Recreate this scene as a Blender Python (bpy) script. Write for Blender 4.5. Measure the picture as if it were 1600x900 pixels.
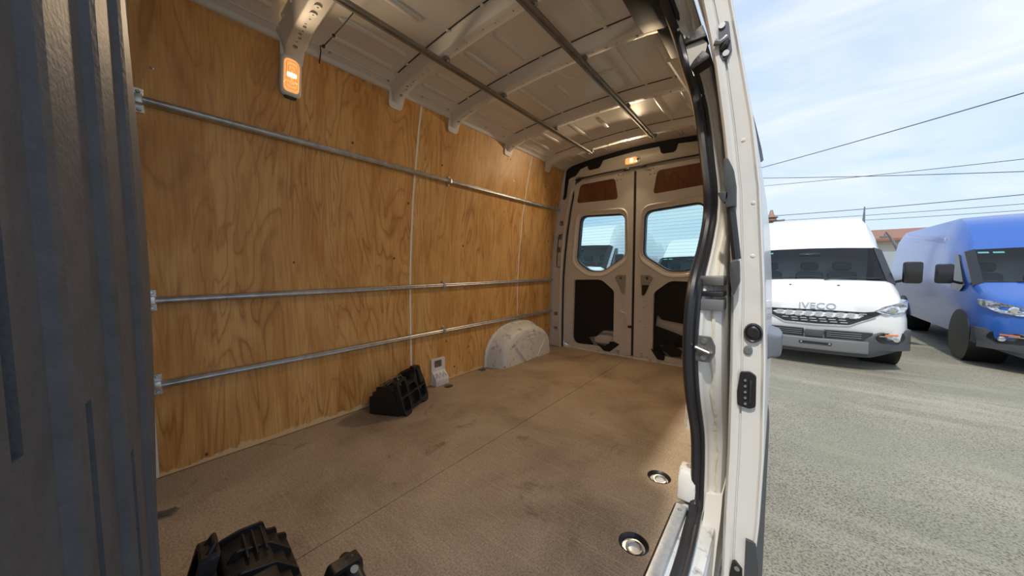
import bpy, bmesh, math, random
from mathutils import Vector, Matrix
from mathutils.geometry import tessellate_polygon

for o in list(bpy.data.objects): bpy.data.objects.remove(o)
SC = bpy.context.scene
COL = SC.collection
random.seed(7)

# ------------------------------------------------------------------ camera
FPX, CX, CY = 499.2, 801.0, 450.0
YAW, PITCH, ROLL = .6901, .0607, -.0039
CAM = Vector((1.032, 0, .855))
Fw = Vector((-math.sin(YAW)*math.cos(PITCH), math.cos(YAW)*math.cos(PITCH), -math.sin(PITCH)))
_r = Vector((math.cos(YAW), math.sin(YAW), 0)); _u = _r.cross(Fw)
Rt = _r*math.cos(ROLL) + _u*math.sin(ROLL)
Up = _u*math.cos(ROLL) - _r*math.sin(ROLL)
cd = bpy.data.cameras.new('camera'); cam = bpy.data.objects.new('camera', cd); COL.objects.link(cam)
cd.sensor_width = 36; cd.lens = FPX/1600*36; cd.clip_start = .01; cd.clip_end = 500
cd.shift_x = -1/1600
M = Matrix((Rt, Up, -Fw)).transposed().to_4x4(); M.translation = CAM
cam.matrix_world = M
SC.camera = cam

def ray(px, py): return (Fw*FPX + Rt*(px-CX) + Up*(CY-py)).normalized()
def P(ax, px, py, v):
    d = ray(px, py); return CAM + d*((v-CAM[ax])/d[ax])

# ------------------------------------------------------------------ world, sun, exposure
GROUND = -.65
w = bpy.data.worlds.new('sky'); SC.world = w; w.use_nodes = True
nt = w.node_tree; nt.nodes.clear()
def N(nt, t, **k):
    n = nt.nodes.new(t)
    for a, b in k.items():
        if a in n.inputs.keys(): n.inputs[a].default_value = b
        else: setattr(n, a, b)
    return n
def L(nt, a, ao, b, bi): nt.links.new(a.outputs[ao], b.inputs[bi])
def ramp(nt, stops, interp='LINEAR'):
    n = nt.nodes.new('ShaderNodeValToRGB'); e = n.color_ramp.elements; n.color_ramp.interpolation = interp
    while len(e) < len(stops): e.new(.5)
    for i, (p, c) in enumerate(stops):
        e[i].position = p; e[i].color = (*c, 1) if len(c) == 3 else c
    return n
tc = N(nt, 'ShaderNodeTexCoord'); sx = N(nt, 'ShaderNodeSeparateXYZ'); L(nt, tc, 'Generated', sx, 0)
base = ramp(nt, [(0, (.42, .40, .35)), (.495, (.46, .44, .38)), (.505, (.62, .74, .84)), (.60, (.50, .66, .87)), (.78, (.49, .61, .83)), (1, (.44, .56, .80))])
mr = N(nt, 'ShaderNodeMapRange'); mr.inputs[1].default_value = -1; L(nt, sx, 'Z', mr, 0); L(nt, mr, 0, base, 0)
mp = N(nt, 'ShaderNodeMapping'); mp.inputs['Scale'].default_value = (1.2, 1.2, 5.5); mp.inputs['Rotation'].default_value = (.0, .35, .2); L(nt, tc, 'Generated', mp, 0)
ns = N(nt, 'ShaderNodeTexNoise', Scale=1.9, Detail=7.0, Roughness=.55, Distortion=.5); L(nt, mp, 0, ns, 'Vector')
cr = ramp(nt, [(.40, (0, 0, 0)), (.72, (1, 1, 1))]); L(nt, ns, 0, cr, 0)
up = ramp(nt, [(.50, (0, 0, 0)), (.52, (.8, .8, .8))]); L(nt, mr, 0, up, 0)
ml = N(nt, 'ShaderNodeMath', operation='MULTIPLY'); L(nt, cr, 0, ml, 0); L(nt, up, 0, ml, 1)
mx = N(nt, 'ShaderNodeMix', data_type='RGBA'); L(nt, ml, 0, mx, 0); L(nt, base, 0, mx, 6); mx.inputs[7].default_value = (.80, .83, .88, 1)
bg = N(nt, 'ShaderNodeBackground', Strength=.92); L(nt, mx, 2, bg, 0)
wo = N(nt, 'ShaderNodeOutputWorld'); L(nt, bg, 0, wo, 0)

sd = bpy.data.lights.new('sun_offscreen', 'SUN'); sd.energy = 1.95; sd.angle = math.radians(2.5); sd.color = (1, .93, .80)
sun = bpy.data.objects.new('sun_offscreen', sd); COL.objects.link(sun)
SUN_AZ, SUN_EL = math.radians(4), math.radians(54)
to_sun = Vector((math.sin(SUN_AZ)*math.cos(SUN_EL), -math.cos(SUN_AZ)*math.cos(SUN_EL), math.sin(SUN_EL)))
sun.rotation_euler = to_sun.to_track_quat('Z', 'Y').to_euler()
sun.location = (4, -8, 12)
vs = SC.view_settings
vs.view_transform = 'Standard'; vs.look = 'None'; vs.gamma = 1; vs.use_curve_mapping = False; vs.exposure = 0.45
LAMP_W = 11.5
SC.cycles.max_bounces = 16; SC.cycles.diffuse_bounces = 10; SC.cycles.transparent_max_bounces = 16

# ------------------------------------------------------------------ materials
MATS = {}
def mat(name, col, rough=.5, metal=0, noise=None, bump=None, coat=0, spec=.5, emit=None, estr=1):
    """noise=(scale, colour2, lo, hi)   bump=(scale, strength)"""
    if name in MATS: return MATS[name]
    m = bpy.data.materials.new(name); m.use_nodes = True; MATS[name] = m
    t = m.node_tree; b = t.nodes['Principled BSDF']
    b.inputs['Base Color'].default_value = (*col, 1); b.inputs['Roughness'].default_value = rough
    b.inputs['Metallic'].default_value = metal; b.inputs['Coat Weight'].default_value = coat
    b.inputs['Coat Roughness'].default_value = .08
    b.inputs['Specular IOR Level'].default_value = spec
    if emit: b.inputs['Emission Color'].default_value = (*emit, 1); b.inputs['Emission Strength'].default_value = estr
    c = N(t, 'ShaderNodeTexCoord'); g = N(t, 'ShaderNodeNewGeometry')
    if noise:
        n = N(t, 'ShaderNodeTexNoise', Scale=noise[0], Detail=8.0, Roughness=.65); L(t, g, 'Position', n, 'Vector')
        r = ramp(t, [(noise[2], col), (noise[3], noise[1])]); L(t, n, 0, r, 0); L(t, r, 0, b, 'Base Color')
    if bump:
        n2 = N(t, 'ShaderNodeTexNoise', Scale=bump[0], Detail=4.0); L(t, g, 'Position', n2, 'Vector')
        bp = N(t, 'ShaderNodeBump', Strength=bump[1], Distance=.01); L(t, n2, 0, bp, 'Height'); L(t, bp, 0, b, 'Normal')
    return m

def ply_mat(name, c1, c2, cdark, off, blotch):
    m = bpy.data.materials.new(name); m.use_nodes = True; t = m.node_tree; b = t.nodes['Principled BSDF']
    b.inputs['Roughness'].default_value = .42; b.inputs['Specular IOR Level'].default_value = .35
    g = N(t, 'ShaderNodeNewGeometry')
    # cathedral contour lines: iso-lines of a low noise stretched along z
    mp = N(t, 'ShaderNodeMapping'); mp.inputs['Scale'].default_value = (1, 3.0, .42); mp.inputs['Location'].default_value = off; L(t, g, 'Position', mp, 0)
    n = N(t, 'ShaderNodeTexNoise', Scale=1.25, Detail=3.0, Roughness=.5, Distortion=.9); L(t, mp, 0, n, 'Vector')
    k = N(t, 'ShaderNodeMath', operation='MULTIPLY'); k.inputs[1].default_value = 19; L(t, n, 0, k, 0)
    fr = N(t, 'ShaderNodeMath', operation='FRACT'); L(t, k, 0, fr, 0)
    ln = ramp(t, [(0, (.45, .45, .45)), (.12, (.1, .1, .1)), (.5, (0, 0, 0)), (.80, (.35, .35, .35)), (.94, (1, 1, 1)), (1, (.45, .45, .45))]); L(t, fr, 0, ln, 0)
    # fine vertical pores
    mp2 = N(t, 'ShaderNodeMapping'); mp2.inputs['Scale'].default_value = (40, 140, 4); L(t, g, 'Position', mp2, 0)
    n2 = N(t, 'ShaderNodeTexNoise', Scale=1.0, Detail=3.0); L(t, mp2, 0, n2, 'Vector')
    # broad blotches
    mp3 = N(t, 'ShaderNodeMapping'); mp3.inputs['Scale'].default_value = (2, 5.5, 1.6); mp3.inputs['Location'].default_value = off; L(t, g, 'Position', mp3, 0)
    n3 = N(t, 'ShaderNodeTexNoise', Scale=blotch, Detail=5.0, Roughness=.6, Distortion=.6); L(t, mp3, 0, n3, 'Vector')
    r3 = ramp(t, [(.36, c2), (.58, c1)]); L(t, n3, 0, r3, 0)
    m1 = N(t, 'ShaderNodeMix', data_type='RGBA'); L(t, r3, 0, m1, 6); m1.inputs[7].default_value = (*cdark, 1)
    s = N(t, 'ShaderNodeMath', operation='MULTIPLY'); s.inputs[1].default_value = .78
    # grain line strength varies over the sheet
    n4 = N(t, 'ShaderNodeTexNoise', Scale=2.2, Detail=2.0); L(t, g, 'Position', n4, 'Vector')
    r4 = ramp(t, [(.32, (.28, .28, .28)), (.62, (1, 1, 1))]); L(t, n4, 0, r4, 0)
    mm = N(t, 'ShaderNodeMath', operation='MULTIPLY'); L(t, ln, 0, mm, 0); L(t, r4, 0, mm, 1)
    L(t, mm, 0, s, 0); L(t, s, 0, m1, 0)
    m2 = N(t, 'ShaderNodeMix', data_type='RGBA', blend_type='MULTIPLY'); m2.inputs[0].default_value = .35
    r2 = ramp(t, [(.35, (.62, .5, .42)), (.6, (1, 1, 1))]); L(t, n2, 0, r2, 0); L(t, m1, 2, m2, 6); L(t, r2, 0, m2, 7)
    # sparse knots and nail marks
    mp5 = N(t, 'ShaderNodeMapping'); mp5.inputs['Scale'].default_value = (6, 6, 5); L(t, g, 'Position', mp5, 0)
    vo = N(t, 'ShaderNodeTexVoronoi', Scale=1.0); L(t, mp5, 0, vo, 'Vector')
    r5 = ramp(t, [(.03, (1, 1, 1)), (.055, (0, 0, 0))]); L(t, vo, 'Distance', r5, 0)
    m3 = N(t, 'ShaderNodeMix', data_type='RGBA'); L(t, r5, 0, m3, 0); L(t, m2, 2, m3, 6); m3.inputs[7].default_value = (.10, .045, .015, 1)
    # bare chipped veneer along the bottom edge
    sp_ = N(t, 'ShaderNodeSeparateXYZ'); L(t, g, 'Position', sp_, 0)
    n6 = N(t, 'ShaderNodeTexNoise', Scale=9.0, Detail=5.0, Roughness=.7); L(t, g, 'Position', n6, 'Vector')
    a6 = N(t, 'ShaderNodeMath', operation='MULTIPLY_ADD'); a6.inputs[1].default_value = -.13; a6.inputs[2].default_value = .045; L(t, n6, 0, a6, 0)
    ad = N(t, 'ShaderNodeMath', operation='ADD'); L(t, sp_, 'Z', ad, 0); L(t, a6, 0, ad, 1)
    r6 = ramp(t, [(.0, (.85, .85, .85)), (.006, (0, 0, 0))]); L(t, ad, 0, r6, 0)
    m6 = N(t, 'ShaderNodeMix', data_type='RGBA'); L(t, r6, 0, m6, 0); L(t, m3, 2, m6, 6); m6.inputs[7].default_value = (.74, .55, .30, 1)
    L(t, m6, 2, b, 'Base Color')
    return m
PLY = [ply_mat('plywood_honey_a', (.74, .43, .155), (.60, .295, .085), (.34, .135, .032), (3.1, .4, 1.7), 1.2),
       ply_mat('plywood_honey_b', (.76, .46, .17), (.62, .325, .095), (.36, .15, .036), (7.7, 5.2, 2.1), 1.3),
       ply_mat('plywood_honey_c', (.72, .45, .175), (.60, .33, .105), (.33, .145, .04), (1.3, 9.4, 6.6), 1.6)]
PLYD = ply_mat('plywood_redbrown', (.26, .115, .06), (.19, .078, .042), (.11, .04, .022), (5.3, 2.2, .6), 1.5)

def floor_mat():
    m = bpy.data.materials.new('worn_brown_floor_board'); m.use_nodes = True; t = m.node_tree; b = t.nodes['Principled BSDF']
    b.inputs['Roughness'].default_value = .68; b.inputs['Specular IOR Level'].default_value = .3
    g = N(t, 'ShaderNodeNewGeometry')
    n1 = N(t, 'ShaderNodeTexNoise', Scale=1.7, Detail=7.0, Roughness=.6, Distortion=.4); L(t, g, 'Position', n1, 'Vector')
    r1 = ramp(t, [(.30, (.235, .174, .120)), (.48, (.40, .312, .222)), (.70, (.53, .428, .312))]); L(t, n1, 0, r1, 0)
    n2 = N(t, 'ShaderNodeTexNoise', Scale=170.0, Detail=3.0); L(t, g, 'Position', n2, 'Vector')
    r2 = ramp(t, [(.3, (.58, .54, .50)), (.7, (1.25, 1.25, 1.25))]); L(t, n2, 0, r2, 0)
    mu = N(t, 'ShaderNodeMix', data_type='RGBA', blend_type='MULTIPLY'); mu.inputs[0].default_value = .8; L(t, r1, 0, mu, 6); L(t, r2, 0, mu, 7)
    # dark stains
    n3 = N(t, 'ShaderNodeTexNoise', Scale=3.4, Detail=5.0, Roughness=.7, Distortion=1.2); L(t, g, 'Position', n3, 'Vector')
    r3 = ramp(t, [(.60, (0, 0, 0)), (.70, (.55, .55, .55))]); L(t, n3, 0, r3, 0)
    m3 = N(t, 'ShaderNodeMix', data_type='RGBA'); L(t, r3, 0, m3, 0); L(t, mu, 2, m3, 6); m3.inputs[7].default_value = (.10, .065, .04, 1)
    # scratches, two directions
    prev = m3
    for rot, sc in ((.6, (2.2, 260, 1)), (-.55, (2.6, 230, 1)), (1.3, (2.0, 300, 1))):
        mp = N(t, 'ShaderNodeMapping'); mp.inputs['Rotation'].default_value = (0, 0, rot); mp.inputs['Scale'].default_value = sc; L(t, g, 'Position', mp, 0)
        n4 = N(t, 'ShaderNodeTexNoise', Scale=1.0, Detail=1.0); L(t, mp, 0, n4, 'Vector')
        r4 = ramp(t, [(.685, (0, 0, 0)), (.70, (.6, .6, .6))]); L(t, n4, 0, r4, 0)
        m4 = N(t, 'ShaderNodeMix', data_type='RGBA'); L(t, r4, 0, m4, 0); L(t, prev, 2, m4, 6); m4.inputs[7].default_value = (.52, .40, .27, 1)
        prev = m4
    L(t, prev, 2, b, 'Base Color')
    bp = N(t, 'ShaderNodeBump', Strength=.18, Distance=.004); L(t, n2, 0, bp, 'Height'); L(t, bp, 0, b, 'Normal')
    return m
FLOOR = floor_mat()

def ground_mat():
    m = bpy.data.materials.new('pebbly_asphalt'); m.use_nodes = True; t = m.node_tree; b = t.nodes['Principled BSDF']
    b.inputs['Roughness'].default_value = .85
    g = N(t, 'ShaderNodeNewGeometry')
    n1 = N(t, 'ShaderNodeTexNoise', Scale=.55, Detail=6.0, Roughness=.6); L(t, g, 'Position', n1, 'Vector')
    r1 = ramp(t, [(.3, (.215, .205, .155)), (.5, (.275, .255, .205)), (.68, (.33, .30, .235))]); L(t, n1, 0, r1, 0)
    v = N(t, 'ShaderNodeTexNoise', Scale=95.0, Detail=2.0, Roughness=.6); L(t, g, 'Position', v, 'Vector')
    r2 = ramp(t, [(.36, (.28, .26, .24)), (.47, (.95, .95, .95)), (.66, (1.4, 1.4, 1.33))]); L(t, v, 0, r2, 0)
    mu = N(t, 'ShaderNodeMix', data_type='RGBA', blend_type='MULTIPLY'); mu.inputs[0].default_value = .85; L(t, r1, 0, mu, 6); L(t, r2, 0, mu, 7)
    # worn cream streaks across the yard
    mp = N(t, 'ShaderNodeMapping'); mp.inputs['Scale'].default_value = (.5, 3.2, 1); mp.inputs['Rotation'].default_value = (0, 0, .25); L(t, g, 'Position', mp, 0)
    n3 = N(t, 'ShaderNodeTexNoise', Scale=1.0, Detail=6.0, Roughness=.7); L(t, mp, 0, n3, 'Vector')
    r3 = ramp(t, [(.52, (0, 0, 0)), (.68, (.55, .55, .55))]); L(t, n3, 0, r3, 0)
    m3 = N(t, 'ShaderNodeMix', data_type='RGBA'); L(t, r3, 0, m3, 0); L(t, mu, 2, m3, 6); m3.inputs[7].default_value = (.44, .41, .33, 1)
    n5 = N(t, 'ShaderNodeTexNoise', Scale=.8, Detail=4.0); mp5 = N(t, 'ShaderNodeMapping'); mp5.inputs['Location'].default_value = (9, 4, 2); L(t, g, 'Position', mp5, 0); L(t, mp5, 0, n5, 'Vector')
    r5 = ramp(t, [(.5, (0, 0, 0)), (.66, (.5, .5, .5))]); L(t, n5, 0, r5, 0)
    m5 = N(t, 'ShaderNodeMix', data_type='RGBA'); L(t, r5, 0, m5, 0); L(t, m3, 2, m5, 6); m5.inputs[7].default_value = (.235, .255, .165, 1)
    L(t, m5, 2, b, 'Base Color')
    bp = N(t, 'ShaderNodeBump', Strength=.5, Distance=.01); L(t, v, 0, bp, 'Height'); L(t, bp, 0, b, 'Normal')
    return m

def glass_mat(name, tint, refl=.06):
    m = bpy.data.materials.new(name); m.use_nodes = True; t = m.node_tree; t.nodes.clear()
    o = N(t, 'ShaderNodeOutputMaterial'); tr = N(t, 'ShaderNodeBsdfTransparent'); tr.inputs[0].default_value = (*tint, 1)
    gl = N(t, 'ShaderNodeBsdfGlossy', Roughness=.02); fz = N(t, 'ShaderNodeFresnel', IOR=1.45)
    mx = N(t, 'ShaderNodeMixShader'); L(t, fz, 0, mx, 0); L(t, tr, 0, mx, 1); L(t, gl, 0, mx, 2); L(t, mx, 0, o, 0)
    return m
GLASS = glass_mat('tinted_rear_glass', (.78, .92, .93)); WGLASS = glass_mat('windscreen_glass', (.86, .94, .95))

white = mat('white_van_paint', (.74, .725, .70), .32, noise=(3.0, (.66, .645, .61), .45, .75), coat=.4)
roofw = mat('white_roof_paint', (.74, .725, .70), .28, coat=.5)
ribw = mat('white_rib_paint', (.74, .725, .70), .45, coat=.1)
cream = mat('white_jamb_paint', (.74, .725, .70), .36, noise=(5.0, (.68, .66, .62), .5, .75), coat=.3)
dirtyw = mat('scuffed_white_paint', (.78, .79, .78), .5, noise=(21.0, (.30, .29, .27), .54, .70), bump=(60, .1))
chalk = mat('white_joint_strip', (.80, .77, .70), .5)
galv = mat('galvanised_steel', (.62, .64, .66), .38, .85, noise=(22.0, (.42, .43, .44), .4, .7))
galvd = mat('dull_grey_steel', (.30, .29, .28), .42, .8, noise=(14.0, (.20, .195, .19), .4, .7))
zinc = mat('bright_zinc_plate', (.66, .70, .74), .42, .55, noise=(40.0, (.48, .52, .57), .4, .7))
screw = mat('screw_steel', (.55, .54, .52), .35, .9)
rubber = mat('black_rubber', (.018, .019, .024), .38, spec=.6)
blackp = mat('black_plastic', (.016, .015, .015), .42, bump=(90, .08))
blackf = mat('black_foam', (.012, .014, .022), .8)
blacks = mat('black_lining_sheet', (.008, .009, .013), .7)
greyp = mat('grey_plastic', (.16, .165, .17), .5)
bulkm = mat('charcoal_bulkhead_paint', (.075, .078, .088), .6, noise=(30.0, (.055, .058, .065), .4, .7), bump=(160, .12), spec=.25)
lens = mat('amber_lamp_lens', (.9, .55, .25), .25, emit=(1.0, .42, .12), estr=.62)
lensd = mat('deep_amber_ridge', (.75, .33, .12), .25, emit=(1.0, .33, .07), estr=.30)
bulb = mat('glowing_filament', (1, .8, .4), .3, emit=(1.0, .72, .25), estr=4)
lampw = mat('lamp_housing_white', (.78, .76, .74), .3)
seal_m = mat('cream_seam_sealer', (.78, .73, .60), .5, bump=(35, .5))
asph = ground_mat()
vwhite = mat('clean_white_vehicle_paint', (.80, .80, .80), .25, coat=.6)
vblue = mat('blue_vehicle_paint', (.03, .12, .45), .25, coat=.6)
bumperm = mat('dark_grey_bumper_plastic', (.065, .068, .076), .5)
bumperl = mat('mid_grey_bumper_plastic', (.16, .16, .165), .5)
blackgl = mat('gloss_black', (.02, .02, .022), .2)
chrome = mat('bright_chrome', (.78, .79, .80), .15, 1)
letterm = mat('silver_lettering', (.58, .59, .60), .22, .85)
lampgl = mat('headlamp_reflector', (.70, .72, .74), .12, .6, noise=(28, (.25, .26, .27), .45, .6))
orange = mat('orange_indicator', (.85, .22, .05), .3)
tyrem = mat('tyre_rubber', (.03, .03, .031), .75)
seatm = mat('dark_seat_fabric', (.10, .105, .11), .8)
paper = mat('white_paper', (.78, .82, .84), .6)
conc = mat('pale_building_wall', (.56, .53, .47), .8)
redroof = mat('rust_red_roof', (.30, .14, .09), .7)
wirem = mat('dark_wire', (.05, .05, .055), .6)
polem = mat('weathered_timber_pole', (.20, .15, .11), .8)
sticker = mat('teal_windscreen_sticker', (.20, .55, .60), .5)

# ------------------------------------------------------------------ mesh helpers
class MB:
    def __init__(s): s.v = []; s.f = []
    def add(s, vs, fs):
        k = len(s.v); s.v += [Vector(p) for p in vs]; s.f += [tuple(i+k for i in f) for f in fs]; return s
    def box(s, c, d, rot=None):
        c = Vector(c); h = Vector(d)/2; vs = []
        for x in (-1, 1):
            for y in (-1, 1):
                for z in (-1, 1):
                    p = Vector((x*h.x, y*h.y, z*h.z))
                    if rot: p = rot @ p
                    vs.append(c+p)
        return s.add(vs, [(0,1,3,2),(4,6,7,5),(0,4,5,1),(2,3,7,6),(0,2,6,4),(1,5,7,3)])
    def bx(s, x0, x1, y0, y1, z0, z1): return s.box(((x0+x1)/2, (y0+y1)/2, (z0+z1)/2), (x1-x0, y1-y0, z1-z0))
    def loft(s, rings, closed=True, caps=True, skip=()):
        n = len(rings[0]); k = len(s.v)
        for r in rings: s.v += [Vector(p) for p in r]
        m = n if closed else n-1
        for i in range(len(rings)-1):
            for j in range(m):
                if (i, j) in skip: continue
                a = k+i*n+j; b = k+i*n+(j+1) % n
                s.f.append((a, b, b+n, a+n))
        if caps and closed:
            s.f.append(tuple(range(k+n-1, k-1, -1))); s.f.append(tuple(range(k+(len(rings)-1)*n, k+len(rings)*n)))
        return s
    def tube(s, path, r, seg=8, caps=True):
        path = [Vector(p) for p in path]; rings = []; prev = None
        for i, p in enumerate(path):
            t = (path[min(i+1, len(path)-1)] - path[max(i-1, 0)]).normalized()
            a = prev - t*prev.dot(t) if prev else t.orthogonal()
            a.normalize(); prev = a; b = t.cross(a)
            rr = r[i] if isinstance(r, (list, tuple)) else r
            rings.append([p + (a*math.cos(q) + b*math.sin(q))*rr for q in [2*math.pi*j/seg for j in range(seg)]])
        return s.loft(rings, True, caps)
    def disc(s, c, axis, r, h, seg=16, r2=None):
        ax = Vector(axis).normalized(); c = Vector(c); a = ax.orthogonal().normalized(); b = ax.cross(a)
        rg = lambda q, rr: [q + (a*math.cos(2*math.pi*j/seg) + b*math.sin(2*math.pi*j/seg))*rr for j in range(seg)]
        return s.loft([rg(c, r), rg(c+ax*h, r if r2 is None else r2)])
    def plate(s, outer, holes, fa, fb, inner=True):
        loops = [list(outer)] + [list(h) for h in holes]
        pts = [p for l in loops for p in l]
        tris = tessellate_polygon([[Vector((u, v, 0)) for u, v in l] for l in loops])
        k = len(s.v); n = len(pts)
        s.v += [Vector(fa(u, v)) for u, v in pts] + [Vector(fb(u, v)) for u, v in pts]
        for t in tris:
            s.f.append(tuple(k+i for i in t)); s.f.append(tuple(k+n+i for i in reversed(t)))
        o = 0
        for l in loops:
            for i in range(len(l)):
                a = k+o+i; b = k+o+(i+1) % len(l); s.f.append((a, b, b+n, a+n))
            o += len(l)
        return s
    def prism(s, poly, axis, a, b):
        f = {0: lambda v: (lambda p, q: (v, p, q)), 1: lambda v: (lambda p, q: (p, v, q)), 2: lambda v: (lambda p, q: (p, q, v))}[axis]
        return s.plate(poly, [], f(a), f(b))

def rp(pts, r, n=4):
    """polygon with rounded corners"""
    out = []; m = len(pts)
    for i in range(m):
        p = Vector(pts[i]); a = Vector(pts[i-1]); b = Vector(pts[(i+1) % m])
        rr = r[i] if isinstance(r, (list, tuple)) else r
        if rr <= 0: out.append((p.x, p.y)); continue
        da = min(rr, (a-p).length*.48); db = min(rr, (b-p).length*.48)
        A = p + (a-p).normalized()*da; B = p + (b-p).normalized()*db
        for k in range(n+1):
            t = k/n; q = A*(1-t)**2 + p*2*t*(1-t) + B*t*t; out.append((q.x, q.y))
    return out
def rect(x0, x1, y0, y1): return [(x0, y0), (x1, y0), (x1, y1), (x0, y1)]
def circ(cx, cy, r, n=14, ry=None):
    ry = r if ry is None else ry
    return [(cx+r*math.cos(2*math.pi*i/n), cy+ry*math.sin(2*math.pi*i/n)) for i in range(n)]

def wloc(o): 
    v = Vector((0, 0, 0))
    while o is not None: v = v + o.location; o = o.parent
    return v
def build(mb, name, m, parent=None, bevel=0, smooth=True, ang=35, segs=2, origin=None):
    me = bpy.data.meshes.new(name)
    vs = mb.v
    lo = Vector([min(p[i] for p in vs) for i in range(3)]); hi = Vector([max(p[i] for p in vs) for i in range(3)])
    if origin is None:
        origin = Vector(((lo.x+hi.x)/2, (lo.y+hi.y)/2, lo.z if parent is None else (lo.z+hi.z)/2))
    origin = Vector(origin)
    me.from_pydata([tuple(p-origin) for p in vs], [], mb.f)
    bm = bmesh.new(); bm.from_mesh(me)
    bmesh.ops.remove_doubles(bm, verts=bm.verts, dist=1e-6)
    bmesh.ops.recalc_face_normals(bm, faces=bm.faces)
    if bevel > 0:
        es = [e for e in bm.edges if len(e.link_faces) == 2 and e.calc_face_angle(0) > math.radians(30)]
        if es: bmesh.ops.bevel(bm, geom=es, offset=bevel, segments=segs, affect='EDGES', profile=.5, clamp_overlap=True)
    bm.to_mesh(me); bm.free()
    me.materials.append(m)
    if smooth:
        me.shade_smooth(); me.set_sharp_from_angle(angle=math.radians(ang))
    o = bpy.data.objects.new(name, me); COL.objects.link(o)
    o.parent = parent
    o.location = origin - (wloc(parent) if parent else Vector((0, 0, 0)))
    return o
def carve(o, cm, ang=35):
    """cut the closed shapes in cm (world space) out of o"""
    c = build(cm, 'cutter', o.data.materials[0], smooth=False)
    md = o.modifiers.new('cut', 'BOOLEAN'); md.object = c; md.operation = 'DIFFERENCE'; md.solver = 'EXACT'
    bpy.context.view_layer.update()
    dg = bpy.context.evaluated_depsgraph_get()
    me = bpy.data.meshes.new_from_object(o.evaluated_get(dg)); o.modifiers.clear(); o.data = me
    while len(me.materials) > 1: me.materials.pop()
    me.shade_smooth(); me.set_sharp_from_angle(angle=math.radians(ang))
    bpy.data.objects.remove(c)
def empty(name, loc=(0, 0, 0)):
    o = bpy.data.objects.new(name, None); COL.objects.link(o); o.location = loc; o.empty_display_size = .05; return o
def tag(o, label, cat, group=None):
    o['label'] = label; o['category'] = cat
    if group: o['group'] = group
    return o
def struct(o, label=None):
    o['kind'] = 'structure'
    if label: o['label'] = label
    return o
def part(parent, name, m, mb, **k): return build(mb, name, m, parent, **k)
def copy_tree(o, parent=None):
    c = o.copy(); COL.objects.link(c); c.parent = parent
    for ch in list(o.children): copy_tree(ch, c)
    return c
def lerp(z, zs, xs):
    if z <= zs[0]: return xs[0]
    for i in range(len(zs)-1):
        if z <= zs[i+1]: return xs[i] + (xs[i+1]-xs[i])*(z-zs[i])/(zs[i+1]-zs[i])
    return xs[-1]
def text_mesh(s, size, depth):
    cu = bpy.data.curves.new('t', 'FONT'); cu.body = s; cu.size = size; cu.extrude = depth; cu.align_x = 'CENTER'; cu.resolution_u = 3
    o = bpy.data.objects.new('t', cu); COL.objects.link(o)
    dg = bpy.context.evaluated_depsgraph_get(); me = bpy.data.meshes.new_from_object(o.evaluated_get(dg))
    bpy.data.objects.remove(o); return me

# ================================================================== the van shell
YR = 3.05                              # inner face of the rear doors
WZ = [0, .17, .42, .73, .98, 1.24, 1.35, 1.48, 1.62, 1.75, 1.888]
WX = [.893, .893, .891, .885, .867, .836, .822, .797, .768, .744, .706]
wx = lambda z: lerp(z, WZ, WX)

# ground
mb = MB(); mb.add([(-60, -40, GROUND), (80, -40, GROUND), (80, 120, GROUND), (-60, 120, GROUND)], [(0, 1, 2, 3)])
struct(build(mb, 'ground', asph, smooth=False), 'pebbly asphalt of the vehicle yard')

# floor: two boards meeting on a lengthwise seam, with round openings over the lashing points
HL = [(-.793, 1.463, .036), (-.868, 1.887, .034), (-.842, 2.992, .034)]
HR = [(.69, 1.353, .045), (.719, .966, .045), (.70, 2.9, .036)]
fl = build(MB().plate(rect(-.92, .86, -.13, 3.10), [circ(x, y, r+.003, 18) for x, y, r in HL+HR[2:]], lambda u, v: (u, v, -.018), lambda u, v: (u, v, -.06)), 'floor', dirtyw, smooth=False); struct(fl, 'worn brown load floor of the van')
BSH = [(-.028, -.11), (.775, -.11), (.775, 1.235), (.812, 1.30), (.812, 1.6), (.85, 1.75), (.85, 3.06), (-.028, 3.06)]
mb = MB(); mb.plate(rect(-.91, -.031, -.11, 3.06), [circ(*h[:2], h[2], 18) for h in HL], lambda u, v: (u, v, 0), lambda u, v: (u, v, -.016))
part(fl, 'floor_board', FLOOR, mb, smooth=False)
mb = MB(); mb.plate(BSH, [circ(*h[:2], h[2], 18) for h in HR], lambda u, v: (u, v, 0), lambda u, v: (u, v, -.016))
part(fl, 'floor_board', FLOOR, mb, smooth=False)
for x, y, r in HL + [HR[2]]:
    part(fl, 'opening_base', galvd, MB().disc((x, y, -.085), (0, 0, 1), r+.02, .004, 18))
    part(fl, 'opening_sleeve', galvd, MB().loft([[(x+(r+.002)*math.cos(a), y+(r+.002)*math.sin(a), zz) for a in [2*math.pi*j/18 for j in range(18)]] for zz in (-.017, -.083)], caps=False))
for i, (x, y, r) in enumerate(HR[:2]):
    t = empty('lashing_eye', (x, y, -.016))
    tag(t, ['recessed floor lashing eye in the dished cup beside the black seal', 'recessed floor lashing eye in the cup beside the bright zinc sill plate'][i], 'lashing eye', 'lashing eyes sunk in the floor')
    rings = [[(x+rr*math.cos(a), y+rr*math.sin(a), zz) for a in [2*math.pi*j/20 for j in range(20)]] for rr, zz in ((r-.001, .0), (r-.003, .0015), (r-.008, -.004), (r-.012, -.013))]
    part(t, 'cup', blackp, MB().loft(rings, caps=False))
    part(t, 'cup_base', ribw, MB().disc((x, y, -.0155), (0, 0, 1), r-.010, .003, 20))
    ring = [(x+.022*math.cos(a)+.004, y+.022*math.sin(a)-.004, -.009+.004*math.sin(a)) for a in [2*math.pi*j/22 for j in range(23)]]
    part(t, 'ring', screw, MB().tube(ring, .0045, 6))

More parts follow.
